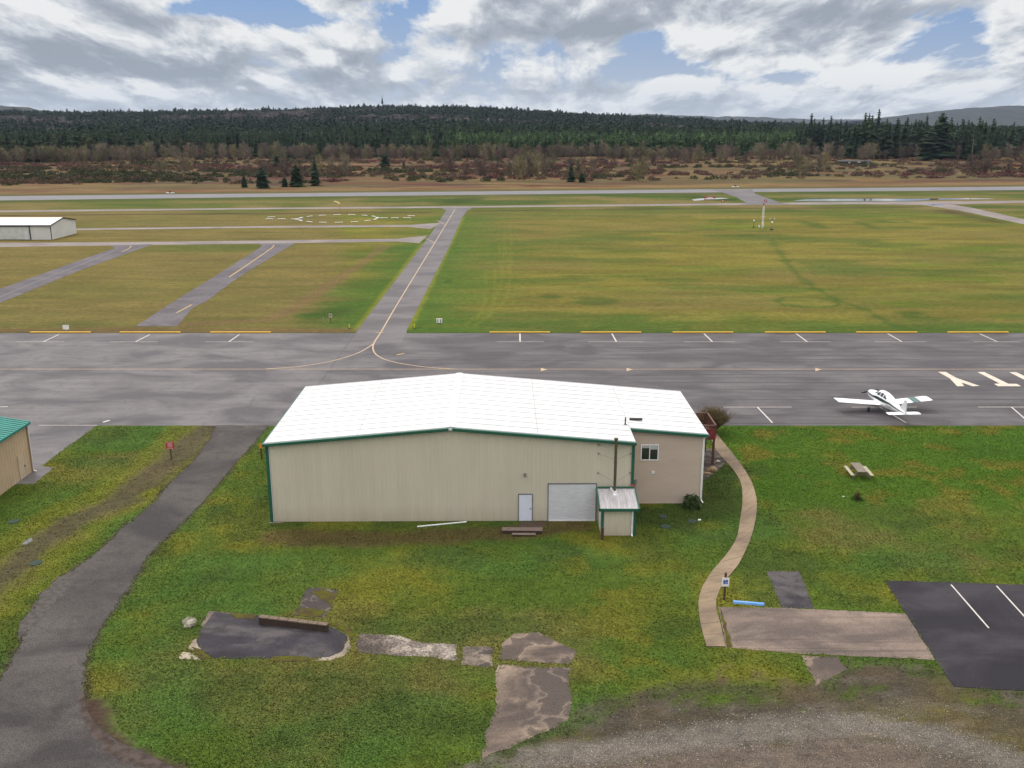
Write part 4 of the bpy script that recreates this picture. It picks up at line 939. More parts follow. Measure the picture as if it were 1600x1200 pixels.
# blue wheel stop
x0, y0, _ = P(1145.5, 942); x1, y1, _ = P(1194, 946)
ang = math.atan2(y1 - y0, x1 - x0); L = math.dist((x0, y0), (x1, y1))
b = MB(); b.prism([(0, -.13, 0), (0, .13, 0), (0, .08, .15), (0, -.08, .15)], (L, 0, 0))
tag(b.build('wheel_stop', 'blue', loc=(x0, y0, .0), bevel=.02), 'pale blue wheel stop in the grass above the concrete drive', 'wheel stop').rotation_euler[2] = ang

# ------------------------------------------------------------------ signs and posts
def flat_text(parent, body, size, x, y, z, m, name='lettering', rx=PI / 2):
    cu = bpy.data.curves.new('t', 'FONT'); cu.body = body; cu.size = size; cu.align_x = 'CENTER'; cu.extrude = .002
    to = bpy.data.objects.new('t', cu); C.objects.link(to); dg = bpy.context.evaluated_depsgraph_get(); me = bpy.data.meshes.new_from_object(to.evaluated_get(dg)); bpy.data.objects.remove(to)
    o = bpy.data.objects.new(name, me); C.objects.link(o); me.materials.append(M[m]); o.parent = parent; o.location = (x, y, z); o.rotation_euler = (rx, 0, 0); return o
p = P(268, 719)
rs = empty('warning_sign', p, 0, 'red warning sign with white lines on a thin brown post by the access road', 'sign')
b = MB(); b.box(-.04, .04, -.03, .03, 0, 1.35); b.build('post', 'rust', rs)
b = MB(); b.box(-.36, .36, -.05, -.032, 1.05, 1.72); pn = b.build('panel', 'red', rs)
b = MB()
for z, w in ((1.62, .3), (1.5, .14), (1.42, .26), (1.28, .2), (1.14, .3)): b.box(-w, w, -.056, -.051, z - .025, z + .025)
b.build('lettering', mat('sign_pink', (.75, .5, .5), None, 3, .6), pn)
p = P(409, 717)
os_ = empty('marker_sign', p, 0, 'small orange square sign on a brown post left of the hangar', 'sign')
b = MB(); b.box(-.05, .05, -.04, .04, 0, 1.35); b.build('post', 'rust', os_)
b = MB(); b.box(-.14, .14, -.06, -.042, 1.0, 1.45); b.build('panel', 'orange', os_)
p = P(1131.5, 937)
hs = empty('parking_sign', p, 0, 'white disabled parking sign with blue wheelchair symbol on a short wooden post', 'sign')
b = MB(); b.box(-.06, .06, -.06, .06, 0, 1.85); b.build('post', 'rust', hs)
b = MB(); b.box(-.23, .23, -.085, -.062, .95, 1.55); pn = b.build('panel', 'tank', hs, bevel=.008)
b = MB(); b.box(-.14, .14, -.092, -.086, 1.13, 1.40); b.build('symbol_field', 'bluesign', pn)
b = MB()   # wheelchair figure
for k in range(14):
    a0, a1 = math.radians(120 + k * 20), math.radians(140 + k * 20); c_ = (-.01, 1.205)
    b.beam((c_[0] + .05 * math.cos(a0), -.095, c_[1] + .05 * math.sin(a0)), (c_[0] + .05 * math.cos(a1), -.095, c_[1] + .05 * math.sin(a1)), .004, .015)
b.beam((-.02, -.096, 1.34), (-.01, -.096, 1.24), .004, .03); b.beam((-.01, -.096, 1.25), (.06, -.096, 1.25), .004, .02); b.beam((.06, -.096, 1.25), (.09, -.096, 1.17), .004, .02); b.box(-.04, -.005, -.1, -.094, 1.35, 1.385)
b.build('symbol', 'tank', pn)
p = P(104, 518.5)
wsn = empty('notice_board', p, 0, 'blank white rectangular sign beyond the leftmost yellow bar', 'sign')
b = MB(); b.box(-.35, -.29, -.03, .03, 0, .9); b.box(.29, .35, -.03, .03, 0, .9); build_each(b, 'post', 'dark', wsn)
b = MB(); b.box(-.44, .44, -.06, -.03, .35, 1.0); b.build('panel', 'tank', wsn)
p = P(517, 504)
bs_ = empty('taxiway_sign', p, 0, 'small square brown and white sign in the grass left of the taxiway', 'sign')
b = MB(); b.box(-.04, .04, -.04, .04, 0, .8); b.build('post', 'rust', bs_)
b = MB(); b.box(-.24, .24, -.07, -.045, .75, 1.35); pn = b.build('panel', mat('sign_cream', (.55, .45, .38), None, 4, .6), bs_)
b = MB(); b.box(-.1, .1, -.076, -.071, .95, 1.12); b.box(-.16, -.08, -.076, -.071, 1.17, 1.27); b.box(.06, .16, -.076, -.071, 1.17, 1.27); b.build('symbol', 'rust', pn)
p = P(505.5, 505); b = MB(); b.box(-.05, .05, -.05, .05, 0, .9); tag(b.build('stake', 'woodp', loc=p), 'short pale wooden stake beside the square brown and white sign', 'stake')
p = P(686.5, 505.5)
gb_ = empty('sign_box', p, 0, 'white box sign with two grey bars in the grass right of the taxiway', 'sign')
b = MB(); b.box(-.42, .42, -.12, .12, .1, .72); b.box(-.35, -.3, -.05, .05, 0, .1); b.box(.3, .35, -.05, .05, 0, .1); pb = b.build('panel', 'tank', gb_)
b = MB(); b.box(-.26, -.16, -.13, -.121, .14, .68); b.box(.14, .26, -.13, -.121, .14, .68); build_each(b, 'bar', 'grey', pb)
for (u, v), t in (((546, 513.5), 'left'), ((647.5, 513), 'right')):
    e = empty('edge_marker', P(u, v), 0, f'small yellow marker post on the {t} side of the taxiway mouth', 'marker post', 'yellow marker posts at the taxiway mouth')
    b = MB(); b.cyl((0, 0, 0), (0, 0, .12), .16, .12, 8); b.build('base', 'dark', e)
    b = MB(); b.cyl((0, 0, .1), (0, 0, .5), .07, .07, 8); b.cyl((0, 0, .5), (0, 0, .62), .1, .06, 8); b.build('post', 'yel2', e)
p = P(941, 843); b = MB(); b.box(-.09, .09, -.09, .09, 0, .9); b.box(-.1, .1, -.1, .1, .9, .93); tag(b.build('bollard', 'rust', loc=p, bevel=.02), 'short rusty brown bollard at the front left corner of the lean-to shed', 'bollard')

# ------------------------------------------------------------------ picnic table and small yard things
pt = empty('picnic_table', (29.3, 76.3, 0), math.radians(-3), 'grey weathered wooden picnic table standing on the right lawn', 'picnic table')
b = MB()
for i in range(5): b.box(-.40 + i * .16, -.40 + i * .16 + .15, -1.15, 1.15, .72, .76)
b.build('table_top', 'wood', pt)
for s in (-1, 1):
    b = MB(); b.box(s * .8 - .14, s * .8 - .005, -1.15, 1.15, .42, .46); b.box(s * .8 + .005, s * .8 + .14, -1.15, 1.15, .42, .46); part(b.build('bench', 'woodp', pt), 'pale plank bench')
for y in (-.8, .8):
    b = MB(); b.beam((-.75, y, 0.02), (-.2, y, .72), .05, .1); b.beam((.75, y, .02), (.2, y, .72), .05, .1); b.box(-.9, .9, y - .025 + .05, y + .025 + .05, .33, .42); b.box(-.36, .36, y + .03, y + .07, .63, .72); b.build('leg_frame', 'wood', pt)
def shrub_leaves(name, r, h, n, cols, seed, size=.09, hollow=.3):
    rg = np.random.default_rng(seed); d = rg.normal(size=(n, 3)); d /= np.linalg.norm(d, axis=1)[:, None]; d[:, 2] = np.abs(d[:, 2]) * 1.0
    rad = (hollow + (1 - hollow) * rg.random(n) ** .5) * (1 + .3 * np.sin(d[:, 0] * 5 + seed) * np.cos(d[:, 1] * 4 + seed))
    c = d * rad[:, None] * np.array([r, r, h]); c[:, 2] = np.abs(c[:, 2]) + .03
    a = rg.normal(size=(n, 3)); a /= np.linalg.norm(a, axis=1)[:, None]; bb = np.cross(a, rg.normal(size=(n, 3))); bb /= np.linalg.norm(bb, axis=1)[:, None]
    V = np.stack([c - a * size, c + bb * size * .6, c + a * size, c - bb * size * .6], 1); T = []
    i = np.arange(n) * 4; T = np.concatenate([np.stack([i, i + 1, i + 2], 1), np.stack([i, i + 2, i + 3], 1)])
    col = np.array(cols)[rg.integers(0, len(cols), n)] * (.7 + .6 * rg.random((n, 1)))
    return V.reshape(-1, 3), T, np.repeat(col, 4, 0)
def twigs(r, h, n, cols, seed, w=.012, splits=3, up=.6):
    """many thin tapering twigs rising from a base"""
    rg = random.Random(seed); V = []; T = []; K = []
    def seg(a, b, w0, w1, c):
        d = (b - a).normalized(); x = d.orthogonal().normalized(); y = d.cross(x)
        for q in (x, y):
            o = len(V); V.extend([a - q * w0, a + q * w0, b + q * w1, b - q * w1]); T.extend([(o, o + 1, o + 2), (o, o + 2, o + 3)]); K.extend([c] * 4)
    for i in range(n):
        t = rg.uniform(0, 2 * PI); s = rg.random() ** .6; c = cols[rg.randrange(len(cols))]; k = rg.uniform(.7, 1.3); c = tuple(q * k for q in c)
        a = Vector((rg.uniform(-.1, .1) * r, rg.uniform(-.1, .1) * r, 0)); e = Vector((math.cos(t) * r * s, math.sin(t) * r * s, h * rg.uniform(.55, 1) * (1 - .35 * s)))
        m = a.lerp(e, .5) + Vector((rg.uniform(-.1, .1) * r, rg.uniform(-.1, .1) * r, h * .1)); seg(a, m, w * 1.5, w, c); seg(m, e, w, w * .3, c)
        for k in range(splits):
            q = m.lerp(e, rg.uniform(0, .9)); f = q + Vector((rg.uniform(-1, 1) * r * .35, rg.uniform(-1, 1) * r * .35, rg.uniform(.05, .3) * h)); seg(q, f, w * .7, w * .25, c)
    return np.array([tuple(v) for v in V]), np.array(T), np.array(K)
def mesh_of(name, VTC, m='tree'):
    V, T, K = VTC; o = np_mesh(name, V, T, M[m], K); return o
def child(o, root): o.parent = root; return o
sb = empty('evergreen_shrub', (14.0, 69.4, 0), 0, 'dark leafy evergreen shrub at the right corner of the annex', 'shrub')
child(mesh_of('foliage', shrub_leaves('l', .74, 1.0, 1300, [(.045, .08, .025), (.025, .045, .015), (.08, .11, .04)], 4), 'tint'), sb)
child(mesh_of('stem', twigs(.4, .7, 14, [(.05, .035, .02)], 5, .02), 'tint'), sb)
bsb = empty('bare_shrub', (19.2, 88.0, 0), 0, 'large bare twiggy brown shrub behind the wooden deck', 'shrub')
child(mesh_of('twigs', twigs(2.0, 2.7, 330, [(.17, .12, .06), (.12, .085, .05), (.19, .16, .08)], 6, .018, 5), 'tint'), bsb)
child(mesh_of('stem', twigs(.9, 1.4, 16, [(.06, .04, .025)], 16, .035, 1), 'tint'), bsb)
p = P(1340, 781); db = empty('dead_plant', p, 0, 'small reddish dead plant in the lawn below the picnic table', 'plant')
child(mesh_of('twigs', twigs(.35, .75, 60, [(.16, .09, .05), (.12, .06, .04)], 8, .012, 3), 'tint'), db)
child(mesh_of('foliage', shrub_leaves('l', .5, .22, 160, [(.02, .04, .012)], 9, .06), 'tint'), db)
p = P(1331, 776 + 0); 
def rock(name, u, v, r, sc, m, label, seed, cat='rock'):
    b = MB(); b.blob((0, 0, r * sc[2] * .55), r, seed, sc, 7, 11, .35); return tag(b.build(name, m, loc=P(u, v)), label, cat)
rock('rock', 297, 978, .42, (1.05, .6, .8), 'rock', 'pale boulder in the grass left of the dark asphalt pad', 3).rotation_euler[2] = .5
rock('rock', 1113, 737, .38, (1.2, .8, .8), 'rockt', 'larger tan rock beneath the deck posts', 5)
rock('rock', 1105, 741, .22, (1.2, .8, .6), 'rockt', 'small tan rock beside the larger one near the annex corner', 6)
rock('rock', 1318, 776.5, .07, (1.2, .8, .8), 'tank', 'tiny white stone left of the dead plant', 7, 'stone')
rock('rock', 1093, 813, .09, (1.6, .8, .7), 'tank', 'small white stone in the grass below the evergreen shrub', 8, 'stone')
rock('rock', 1122, 722, .2, (1.2, .8, .6), 'rock', 'small grey rock between the deck posts and the walkway', 9)
# timber barrier on the old pad
p0, p1 = Vector(P(404, 976)), Vector(P(511, 989)); dv = (p1 - p0); L = dv.length; an = math.atan2(dv.y, dv.x)
tb = empty('timber_barrier', p0, an, 'long low barrier of old brown timbers on the dark asphalt pad', 'barrier')
for i in range(7):
    b = MB(); b.box(i * L / 7 + .015, (i + 1) * L / 7 - .015, 0, .34, .42 + R.uniform(-.01, .01), .50); b.build('cap_timber', 'timber', tb, bevel=.015)
b = MB(); b.box(.02, L - .02, .03, .31, .02, .41); part(b.build('beam', 'timberend', tb), 'dark stained face of the barrier')
# planks before the walk-in door
p0 = P(784, 838); st_ = empty('wooden_steps', (p0[0], p0[1], 0), math.radians(-1), 'low weathered plank platform in the grass before the walk-in door', 'platform')
b = MB()
for i in range(4): b.box(0, 2.95, .62 + i * .15 - .62 * .4, .62 + i * .15 + .14 - .62 * .4, .26, .30)
build_each(b, 'board', 'pallet', st_)
b = MB(); b.box(.75, 2.45, -.05, .28, .12, .16); part(b.build('lower_board', 'pallet', st_), 'lower step board')
b = MB(); b.box(.1, 2.85, .4, .46, 0, .26); b.box(.1, 2.85, .8, .86, 0, .26); b.box(.8, .86, 0, .4, 0, .12); b.box(2.3, 2.36, 0, .4, 0, .12); build_each(b, 'support', 'timberend', st_)
a_, c_ = P(652, 824), P(729, 816.5); b = MB(); b.cyl((a_[0], a_[1], .06), (c_[0], c_[1], .06), .055, n=10); tag(b.build('pipe', 'tank', None), 'long white pipe lying in the grass along the hangar wall', 'pipe')
b = MB(); a_ = P(421, 817); b.box(a_[0], a_[0] + 1.0, a_[1] - .12, a_[1] + .05, 0, .05); tag(b.build('splash_block', 'fringe'), 'pale concrete splash block at the left corner of the hangar', 'splash block')
for (u, v, r, t) in ((1036, 807.5, .35, 'uppermost'), (1040, 823, .38, 'lowest'), (1082, 815, .36, 'rightmost')):
    q = P(u, v); b = MB(); b.cyl((0, 0, 0), (0, 0, .06), r, r * .92, 16); b.cyl((0, 0, .06), (0, 0, .09), r * .3, r * .3, 10); tag(b.build('tank_cover', 'lid', loc=q), f'round bluish tank cover in the grass before the annex, {t} of three', 'cover', 'round covers in the grass before the annex')
for (u, v, t) in ((56, 880, 'lower'), (22, 815, 'upper')):
    q = P(u, v); b = MB(); b.cyl((0, 0, 0), (0, 0, .05), .42, .4, 14); tag(b.build('manhole_cover', 'lid', loc=q), f'grey round cover beside the muddy track at left, {t} of two', 'cover', 'covers beside the muddy track')

# ------------------------------------------------------------------ segmented circle, windsock, weather station
cx, cy, _ = P(528, 341.8); Rr_ = 12.0; pnl = None; spots = []
for i in range(16):
    a = 2 * PI * (i + .5) / 16; spots.append((cx + Rr_ * math.cos(a), cy + Rr_ * math.sin(a), a + PI / 2, 'white ground panel in the segmented circle', 'panels of the segmented circle'))
for u, v, a in ((461, 342.8, 0), (440, 342.6, 0), (421, 342.6, 0), (424, 339.6, .35), (600, 340.9, 0), (617, 340.9, 0), (636, 340.9, 0), (642.5, 337.8, .35), (592, 341, 0), (466, 343.2, 0)):
    q = P(u, v); spots.append((q[0], q[1], a, 'white ground panel in the arms either side of the segmented circle', 'panels in the arms of the segmented circle'))
b = MB(); b.box(-1.15, 1.15, -.33, .33, .14, .17); b.box(-1, -.9, -.25, .25, 0, .14); b.box(.9, 1, -.25, .25, 0, .14)
pnl = b.build('circle_panel', 'tank')
for i, (x, y, a, l, g_) in enumerate(spots):
    o = pnl if i == 0 else pnl.copy()
    if i: C.objects.link(o)
    o.location = (x, y, 0); o.rotation_euler = (0, 0, a); tag(o, l, 'ground panel', g_)
q = P(531, 330); wk = empty('windsock', q, 0, 'pale yellow windsock on a short pole beyond the segmented circle', 'windsock')
b = MB(); b.cyl((0, 0, 0), (0, 0, 2.9), .05, .04, 8); b.build('pole', 'grey', wk)
b = MB(); pts = [(-.1, 0, 2.85), (-.9, 0, 2.8), (-.9, 0, 2.8)]; pts = [(0, 0, 2.3), (-.5, 0, 2.75), (-1.1, 0, 3.05), (-1.8, 0, 3.1)]; pts = [(p[0] * 1.0, 0, p[2]) for p in pts][::-1]
for i in range(3): b.cyl(pts[i], pts[i + 1], .2 + i * .05, .25 + i * .05, 10, False)
b.build('sock', mat('sock_yellow', (.75, .62, .28), None, 3, .8), wk)
q = P(1191, 356.5); wm = empty('weather_mast', q, 0, 'white lattice weather mast with red top in the grass field', 'weather mast')
b = MB(); r0 = .28; H = 7.2
cs = [(r0 * math.cos(a), r0 * math.sin(a)) for a in (PI / 2, PI / 2 + 2.094, PI / 2 + 4.189)]
def lattice(z0, z1, m, name):
    b = MB()
    for c in cs: b.cyl((c[0], c[1], z0), (c[0], c[1], z1), .035, n=6)
    z = z0
    while z < z1 - .3:
        for i in range(3): a, c = cs[i], cs[(i + 1) % 3]; b.cyl((a[0], a[1], z), (c[0], c[1], z + .45), .02, n=4); b.cyl((c[0], c[1], z), (a[0], a[1], z), .02, n=4)
        z += .45
    return b.build(name, m, wm)
lattice(0, 6.2, 'tank', 'lattice'); lattice(6.2, 7.1, 'red', 'top_section')
b = MB(); b.cyl((0, 0, 7.1), (0, 0, 7.3), .12, .12, 8); b.beam((-.6, 0, 3.2), (.6, 0, 3.2), .05, .05); b.build('beacon', 'tank', wm)
b = MB(); b.box(-.25, .25, -.4, -.28, 1.2, 1.8); b.cyl((.1, -.4, 1.0), (.1, -.4, .5), .22, .22, 10); b.build('instrument_box', 'tank', wm)
q = P(1177.5, 355.5); e = empty('weather_sensor', q, 0, 'thin sensor post with white ball left of the weather mast', 'sensor')
b = MB(); b.cyl((0, 0, 0), (0, 0, 1.7), .06, n=8); b.box(-.25, .25, -.1, .1, 0, .25); b.build('post', 'dark', e)
b = MB(); b.blob((0, 0, 1.9), .24, 1, amp=0); b.build('ball', 'tank', e, smooth=True)
q = P(1186, 356); e = empty('equipment_box', q, 0, 'short white equipment box at the foot of the weather mast', 'box')
b = MB(); b.box(-.2, .2, -.15, .15, .1, .75); b.build('cabinet', 'tank', e); b = MB(); b.box(-.15, .15, -.1, .1, 0, .1); b.build('foot', 'dark', e)
q = P(1205.5, 359.5); e = empty('weather_sensor', q, 0, 'instrument post with white ball, cross arm and dark base right of the mast', 'sensor')
b = MB(); b.box(-.4, .4, -.3, .3, 0, .35); b.build('base', 'dark', e)
b = MB(); b.cyl((0, 0, .3), (0, 0, 3), .05, n=8); b.beam((-.65, 0, 3), (.65, 0, 3), .06, .06); b.box(-.4, .4, -.05, .05, .7, .8); b.build('post', 'grey', e)
b = MB(); b.blob((0, -.1, 2.1), .28, 1, amp=0); b.build('ball', 'tank', e, smooth=True)
b = MB(); b.box(-.7, -.5, -.1, .1, 3, 3.15); b.box(.5, .7, -.1, .1, 3, 3.15); build_each(b, 'sensor_head', 'tank', e)
# barricades near the runway connector
for (u, v, w, t) in ((1109, 310.5, 4.2, 'wide red and white barricade beside the runway connector'), (1129, 316, 1.2, 'small red marker nearer the lane left of the connector'), (1196, 315.5, 1.0, 'small red marker right of the runway connector')):
    q = P(u, v); e = empty('barricade', q, 0, t, 'barricade')
    b = MB(); b.box(-w / 2, w / 2, -.15, .15, .25, .8); b.build('beam', 'red', e)
    b = MB(); b.box(-w / 4, w / 4, -.17, -.155, .4, .62); b.build('reflector', 'tank', e)
    b = MB(); b.box(-w / 2 + .1, -w / 2 + .2, -.3, .3, 0, .25); b.box(w / 2 - .2, w / 2 - .1, -.3, .3, 0, .25); build_each(b, 'foot', 'dark', e)
for (u, v, t) in ((266, 302.3, 'left'), (1149, 292.6, 'right')):
    q = P(u, v); e = empty('runway_light_bar', q, 0, f'low white light unit beyond the runway, the {t} one', 'light unit')
    b = MB(); b.box(-1.6, 1.6, -.4, .4, .1, .4); b.build('housing', 'tank', e); b = MB(); b.box(-.4, .4, -.3, .3, .4, .95); b.build('lens_hood', 'dark', e)

# ------------------------------------------------------------------ trees
def conifer(h, r, seed, cols, whorls=15, nb=8, core=True, low=.06, irr=.3, power=.85):
    rg = random.Random(seed); V = []; T = []; K = []
    top = rg.uniform(-.02, .02) * h
    def tri(a, b, c, k): o = len(V); V.extend((a, b, c)); T.append((o, o + 1, o + 2)); K.extend((k, k, k))
    for w in range(whorls):
        t = low + (1 - low) * (w / whorls) ** .92; z = h * t; rr = r * (1 - t) ** power * rg.uniform(1 - irr, 1 + irr * .4) + .12
        n = max(4, int(nb * (1 - t * .4))); a0 = rg.uniform(0, 6)
        for i in range(n):
            a = a0 + 2 * PI * i / n + rg.uniform(-.25, .25); q = rr * rg.uniform(.62, 1.12); c = cols[rg.randrange(len(cols))]; s = rg.uniform(.65, 1.35); c = tuple(x * s for x in c)
            ca, sa = math.cos(a), math.sin(a); wd_ = q * .42 + .2; dr_ = q * rg.uniform(.1, .4)
            base = (0, 0, z + h / whorls * .9); mx, my_ = ca * q * .6, sa * q * .6; mz = z + h / whorls * .35 - dr_ * .3
            l = (mx - sa * wd_, my_ + ca * wd_, mz - .1 * q); rt = (mx + sa * wd_, my_ - ca * wd_, mz - .1 * q); tip = (ca * q, sa * q, z - dr_ + h / whorls * .2)
            tri(base, l, tip, c); tri(base, tip, rt, c)
    o = len(V); V.append((0, 0, h * .97)); k0 = tuple(x * .8 for x in cols[0]); K.append(k0)
    if core:  # darker inner cone added to fill the crown and block light through it
        m = 7
        for i in range(m): V.append((r * .55 * math.cos(2 * PI * i / m), r * .55 * math.sin(2 * PI * i / m), h * (low + .03))); K.append(k0)
        for i in range(m): T.append((o, o + 1 + i, o + 1 + (i + 1) % m))
    return np.array(V, float), np.array(T), np.array(K, float)
def trunk(h, r, c=(.05, .038, .028)):
    b = MB(); b.cyl((0, 0, -.3), (0, 0, h), r, r * .3, 7); T = []
    for f in b.f:
        for i in range(1, len(f) - 1): T.append((f[0], f[i], f[i + 1]))
    return np.array(b.v, float), np.array(T), np.tile(np.array(c), (len(b.v), 1))
def cat(*L):
    V = []; T = []; K = []; n = 0
    for v, t, k in L: V.append(v); T.append(np.array(t) + n); K.append(k); n += len(v)
    return np.concatenate(V), np.concatenate(T), np.concatenate(K)
def baretree(h, r, seed, cols, n=70, w=.07):
    rg = random.Random(seed); V = []; T = []; K = []
    def seg(a, b, w0, w1, c):
        d = (b - a).normalized(); x = d.orthogonal().normalized(); y = d.cross(x)
        for q in (x, y): o = len(V); V.extend([a - q * w0, a + q * w0, b + q * w1, b - q * w1]); T.extend([(o, o + 1, o + 2), (o, o + 2, o + 3)]); K.extend([c] * 4)
    bark = tuple(x * 1.15 for x in cols[0])
    nt_ = rg.randint(1, 3)
    for s in range(nt_):
        base = Vector((rg.uniform(-.4, .4), rg.uniform(-.4, .4), -.3)); tp = Vector((rg.uniform(-.35, .35) * r, rg.uniform(-.35, .35) * r, h * rg.uniform(.8, 1))); seg(base, tp, w * 2.2, w * .6, bark)
        for i in range(n // nt_):
            t = rg.uniform(.12, .97); a = base.lerp(tp, t); th = rg.uniform(0, 2 * PI); l = r * (1 - abs(t - .4)) * rg.uniform(.4, 1.0)
            e = a + Vector((math.cos(th) * l, math.sin(th) * l, l * rg.uniform(.3, 1.1))); c = cols[rg.randrange(len(cols))]; k = rg.uniform(.7, 1.3); c = tuple(x * k for x in c); seg(a, e, w, w * .5, c)
            for j in range(3):
                q = a.lerp(e, rg.uniform(.3, .95)); f = q + Vector((rg.uniform(-1, 1), rg.uniform(-1, 1), rg.uniform(.2, 1.1))) * l * .45; seg(q, f, w * .75, w * .35, c)
    return np.array([tuple(v) for v in V]), np.array(T), np.array(K)
def bush(r, h, seed, cols, n=130, size=.35): return shrub_leaves('b', r, h, n, cols, seed, size, .35)
dkc = [(.019, .033, .016), (.029, .047, .021), (.013, .024, .013)]; plc = [(.034, .062, .022), (.024, .046, .018), (.046, .08, .028)]; olc = [(.036, .042, .019), (.022, .03, .015)]
PROTO = {}
PROTO['dark'] = [cat(conifer(19, 6.0, s, dkc, power=.5 + .08 * s, irr=.4), trunk(12, .3)) for s in range(4)]
PROTO['tall'] = [cat(conifer(31, 7.6, 20 + s, dkc, 18, 8, irr=.6, low=.1, power=.6), trunk(20, .45)) for s in range(4)]
PROTO['plant'] = [cat(conifer(17, 4.6, 40 + s, plc, 12, 7, irr=.4, power=.5), trunk(9, .25)) for s in range(3)]
PROTO['mixed'] = [cat(conifer(16, 4.8, 60 + s, olc, 12, 8, irr=.5, power=.55), trunk(9, .25)) for s in range(3)]
grc = [(.25, .205, .165), (.18, .15, .12)]; prc = [(.20, .15, .125), (.15, .11, .095)]; gnc = [(.26, .24, .14), (.20, .18, .11)]
PROTO['bare'] = [baretree(13, 5.0, 80 + s, grc if s % 2 else gnc, 95, .085) for s in range(4)]
PROTO['barehill'] = [baretree(11, 5.2, 180 + s, [(.125, .108, .105), (.095, .082, .08)], 90, .1) for s in range(3)]
PROTO['bareb'] = [baretree(9, 4.6, 90 + s, prc, 95, .075) for s in range(3)]
br = [(.115, .075, .052), (.085, .056, .04)]; mr = [(.115, .050, .048), (.085, .037, .037)]; gr_ = [(.065, .066, .03), (.05, .054, .027)]; tn = [(.14, .10, .05), (.1, .07, .035)]
PROTO['bushbrown'] = [bush(2.6, 1.9, 100 + s, br) for s in range(3)]
PROTO['bushred'] = [bush(3.0, 1.5, 110 + s, mr) for s in range(2)]
PROTO['bushgreen'] = [bush(2.3, 1.8, 120 + s, gr_) for s in range(2)]
PROTO['bushtan'] = [bush(2.0, 1.1, 130 + s, tn) for s in range(2)]
INFO = {'dark': ('conifer_tree', 'dark green conifer in the forest edge beyond the runway', 'tree', 'dark conifers of the forest edge'),
        'tall': ('conifer_tree', 'tall dark fir with ragged top behind the utility poles', 'tree', 'tall firs behind the utility poles'),
        'plant': ('conifer_tree', 'mid green young conifer in the even planted row beyond the heath', 'tree', 'even-height planted conifers'),
        'mixed': ('conifer_tree', 'olive green conifer behind the pale leafless trees', 'tree', 'olive conifers of the forest edge'),
        'bare': ('bare_tree', 'leafless pale grey-green tree before the conifers', 'tree', 'leafless pale trees before the conifers'),
        'barehill': ('bare_tree', 'leafless grey tree', 'tree', 'grey trees'),
        'bareb': ('bare_tree', 'leafless low reddish-brown tree on the heath', 'tree', 'leafless reddish-brown trees on the heath'),
        'bushbrown': ('bush', 'brown leafless bush on the heath beyond the runway', 'bush', 'brown bushes on the heath'),
        'bushred': ('bush', 'dark maroon bush on the heath beyond the runway', 'bush', 'maroon bushes on the heath'),
        'bushgreen': ('bush', 'dull green bush on the heath beyond the runway', 'bush', 'green bushes on the heath'),
        'bushtan': ('bush', 'tan dry bush on the heath beyond the runway', 'bush', 'tan bushes on the heath')}
PM = {}
def proto_mesh(kind, i):
    if (kind, i) not in PM:
        V, T, K = PROTO[kind][i]; o = np_mesh(INFO[kind][0], V, T, M['tree'], K); PM[(kind, i)] = o.data; bpy.data.objects.remove(o)
    return PM[(kind, i)]
def put(kind, x, y, s, sz_=None):
    i = R.randrange(len(PROTO[kind])); o = bpy.data.objects.new(INFO[kind][0], proto_mesh(kind, i)); C.objects.link(o)
    o.location = (x, y, float(gz(x, y)) - .1); o.rotation_euler = (0, 0, R.uniform(0, 6.28)); o.scale = (s, s, (sz_ or s)); tag(o, INFO[kind][1], INFO[kind][2], INFO[kind][3])
BULK = []
def bulk(kind, x, y, s, tintk=None): BULK.append((kind, R.randrange(len(PROTO[kind])), x, y, s, tintk or R.uniform(.65, 1.35)))
# forest edge: distance of the first conifers by azimuth (pixel column)
def edge_y(u): return float(np.interp(u, [-100, 0, 140, 260, 400, 560, 700, 1000, 1150, 1230, 1300, 1400, 1480, 1560, 1700], [680, 690, 720, 780, 800, 800, 800, 800, 830, 860, 760, 820, 730, 830, 820]))
def clear(x, y): return True
cand = []
rgt = random.Random(99)
y = 660.0
while y < 3050:
    stp = 7.0 if y < 830 else (8.0 if y < 950 else (9.5 if y < 1400 else 13.5))
    hw = y * .60; x = -hw
    while x < hw:
        xx = x + rgt.uniform(-.45, .45) * stp; yy = y + rgt.uniform(-.45, .45) * stp; x += stp
        u = 800 + xx / (yy * 1.035) * F
        if yy < edge_y(u) + 10 * math.sin(u * .05) + 12 * math.sin(u * .021 + 1): continue
        cand.append((yy, xx, u, rgt.random(), rgt.random()))
    y += stp
patch_ = fbm(np.array([c[1] for c in cand]) / 260, np.array([c[0] for c in cand]) / 160, 141, 4)
clump = fbm(np.array([c[1] for c in cand]) / 30, np.array([c[0] for c in cand]) / 30, 143, 3)
cand = sorted(zip(cand, patch_, clump), key=lambda t: t[0][0] - edge_y(t[0][2]))
nind = 0
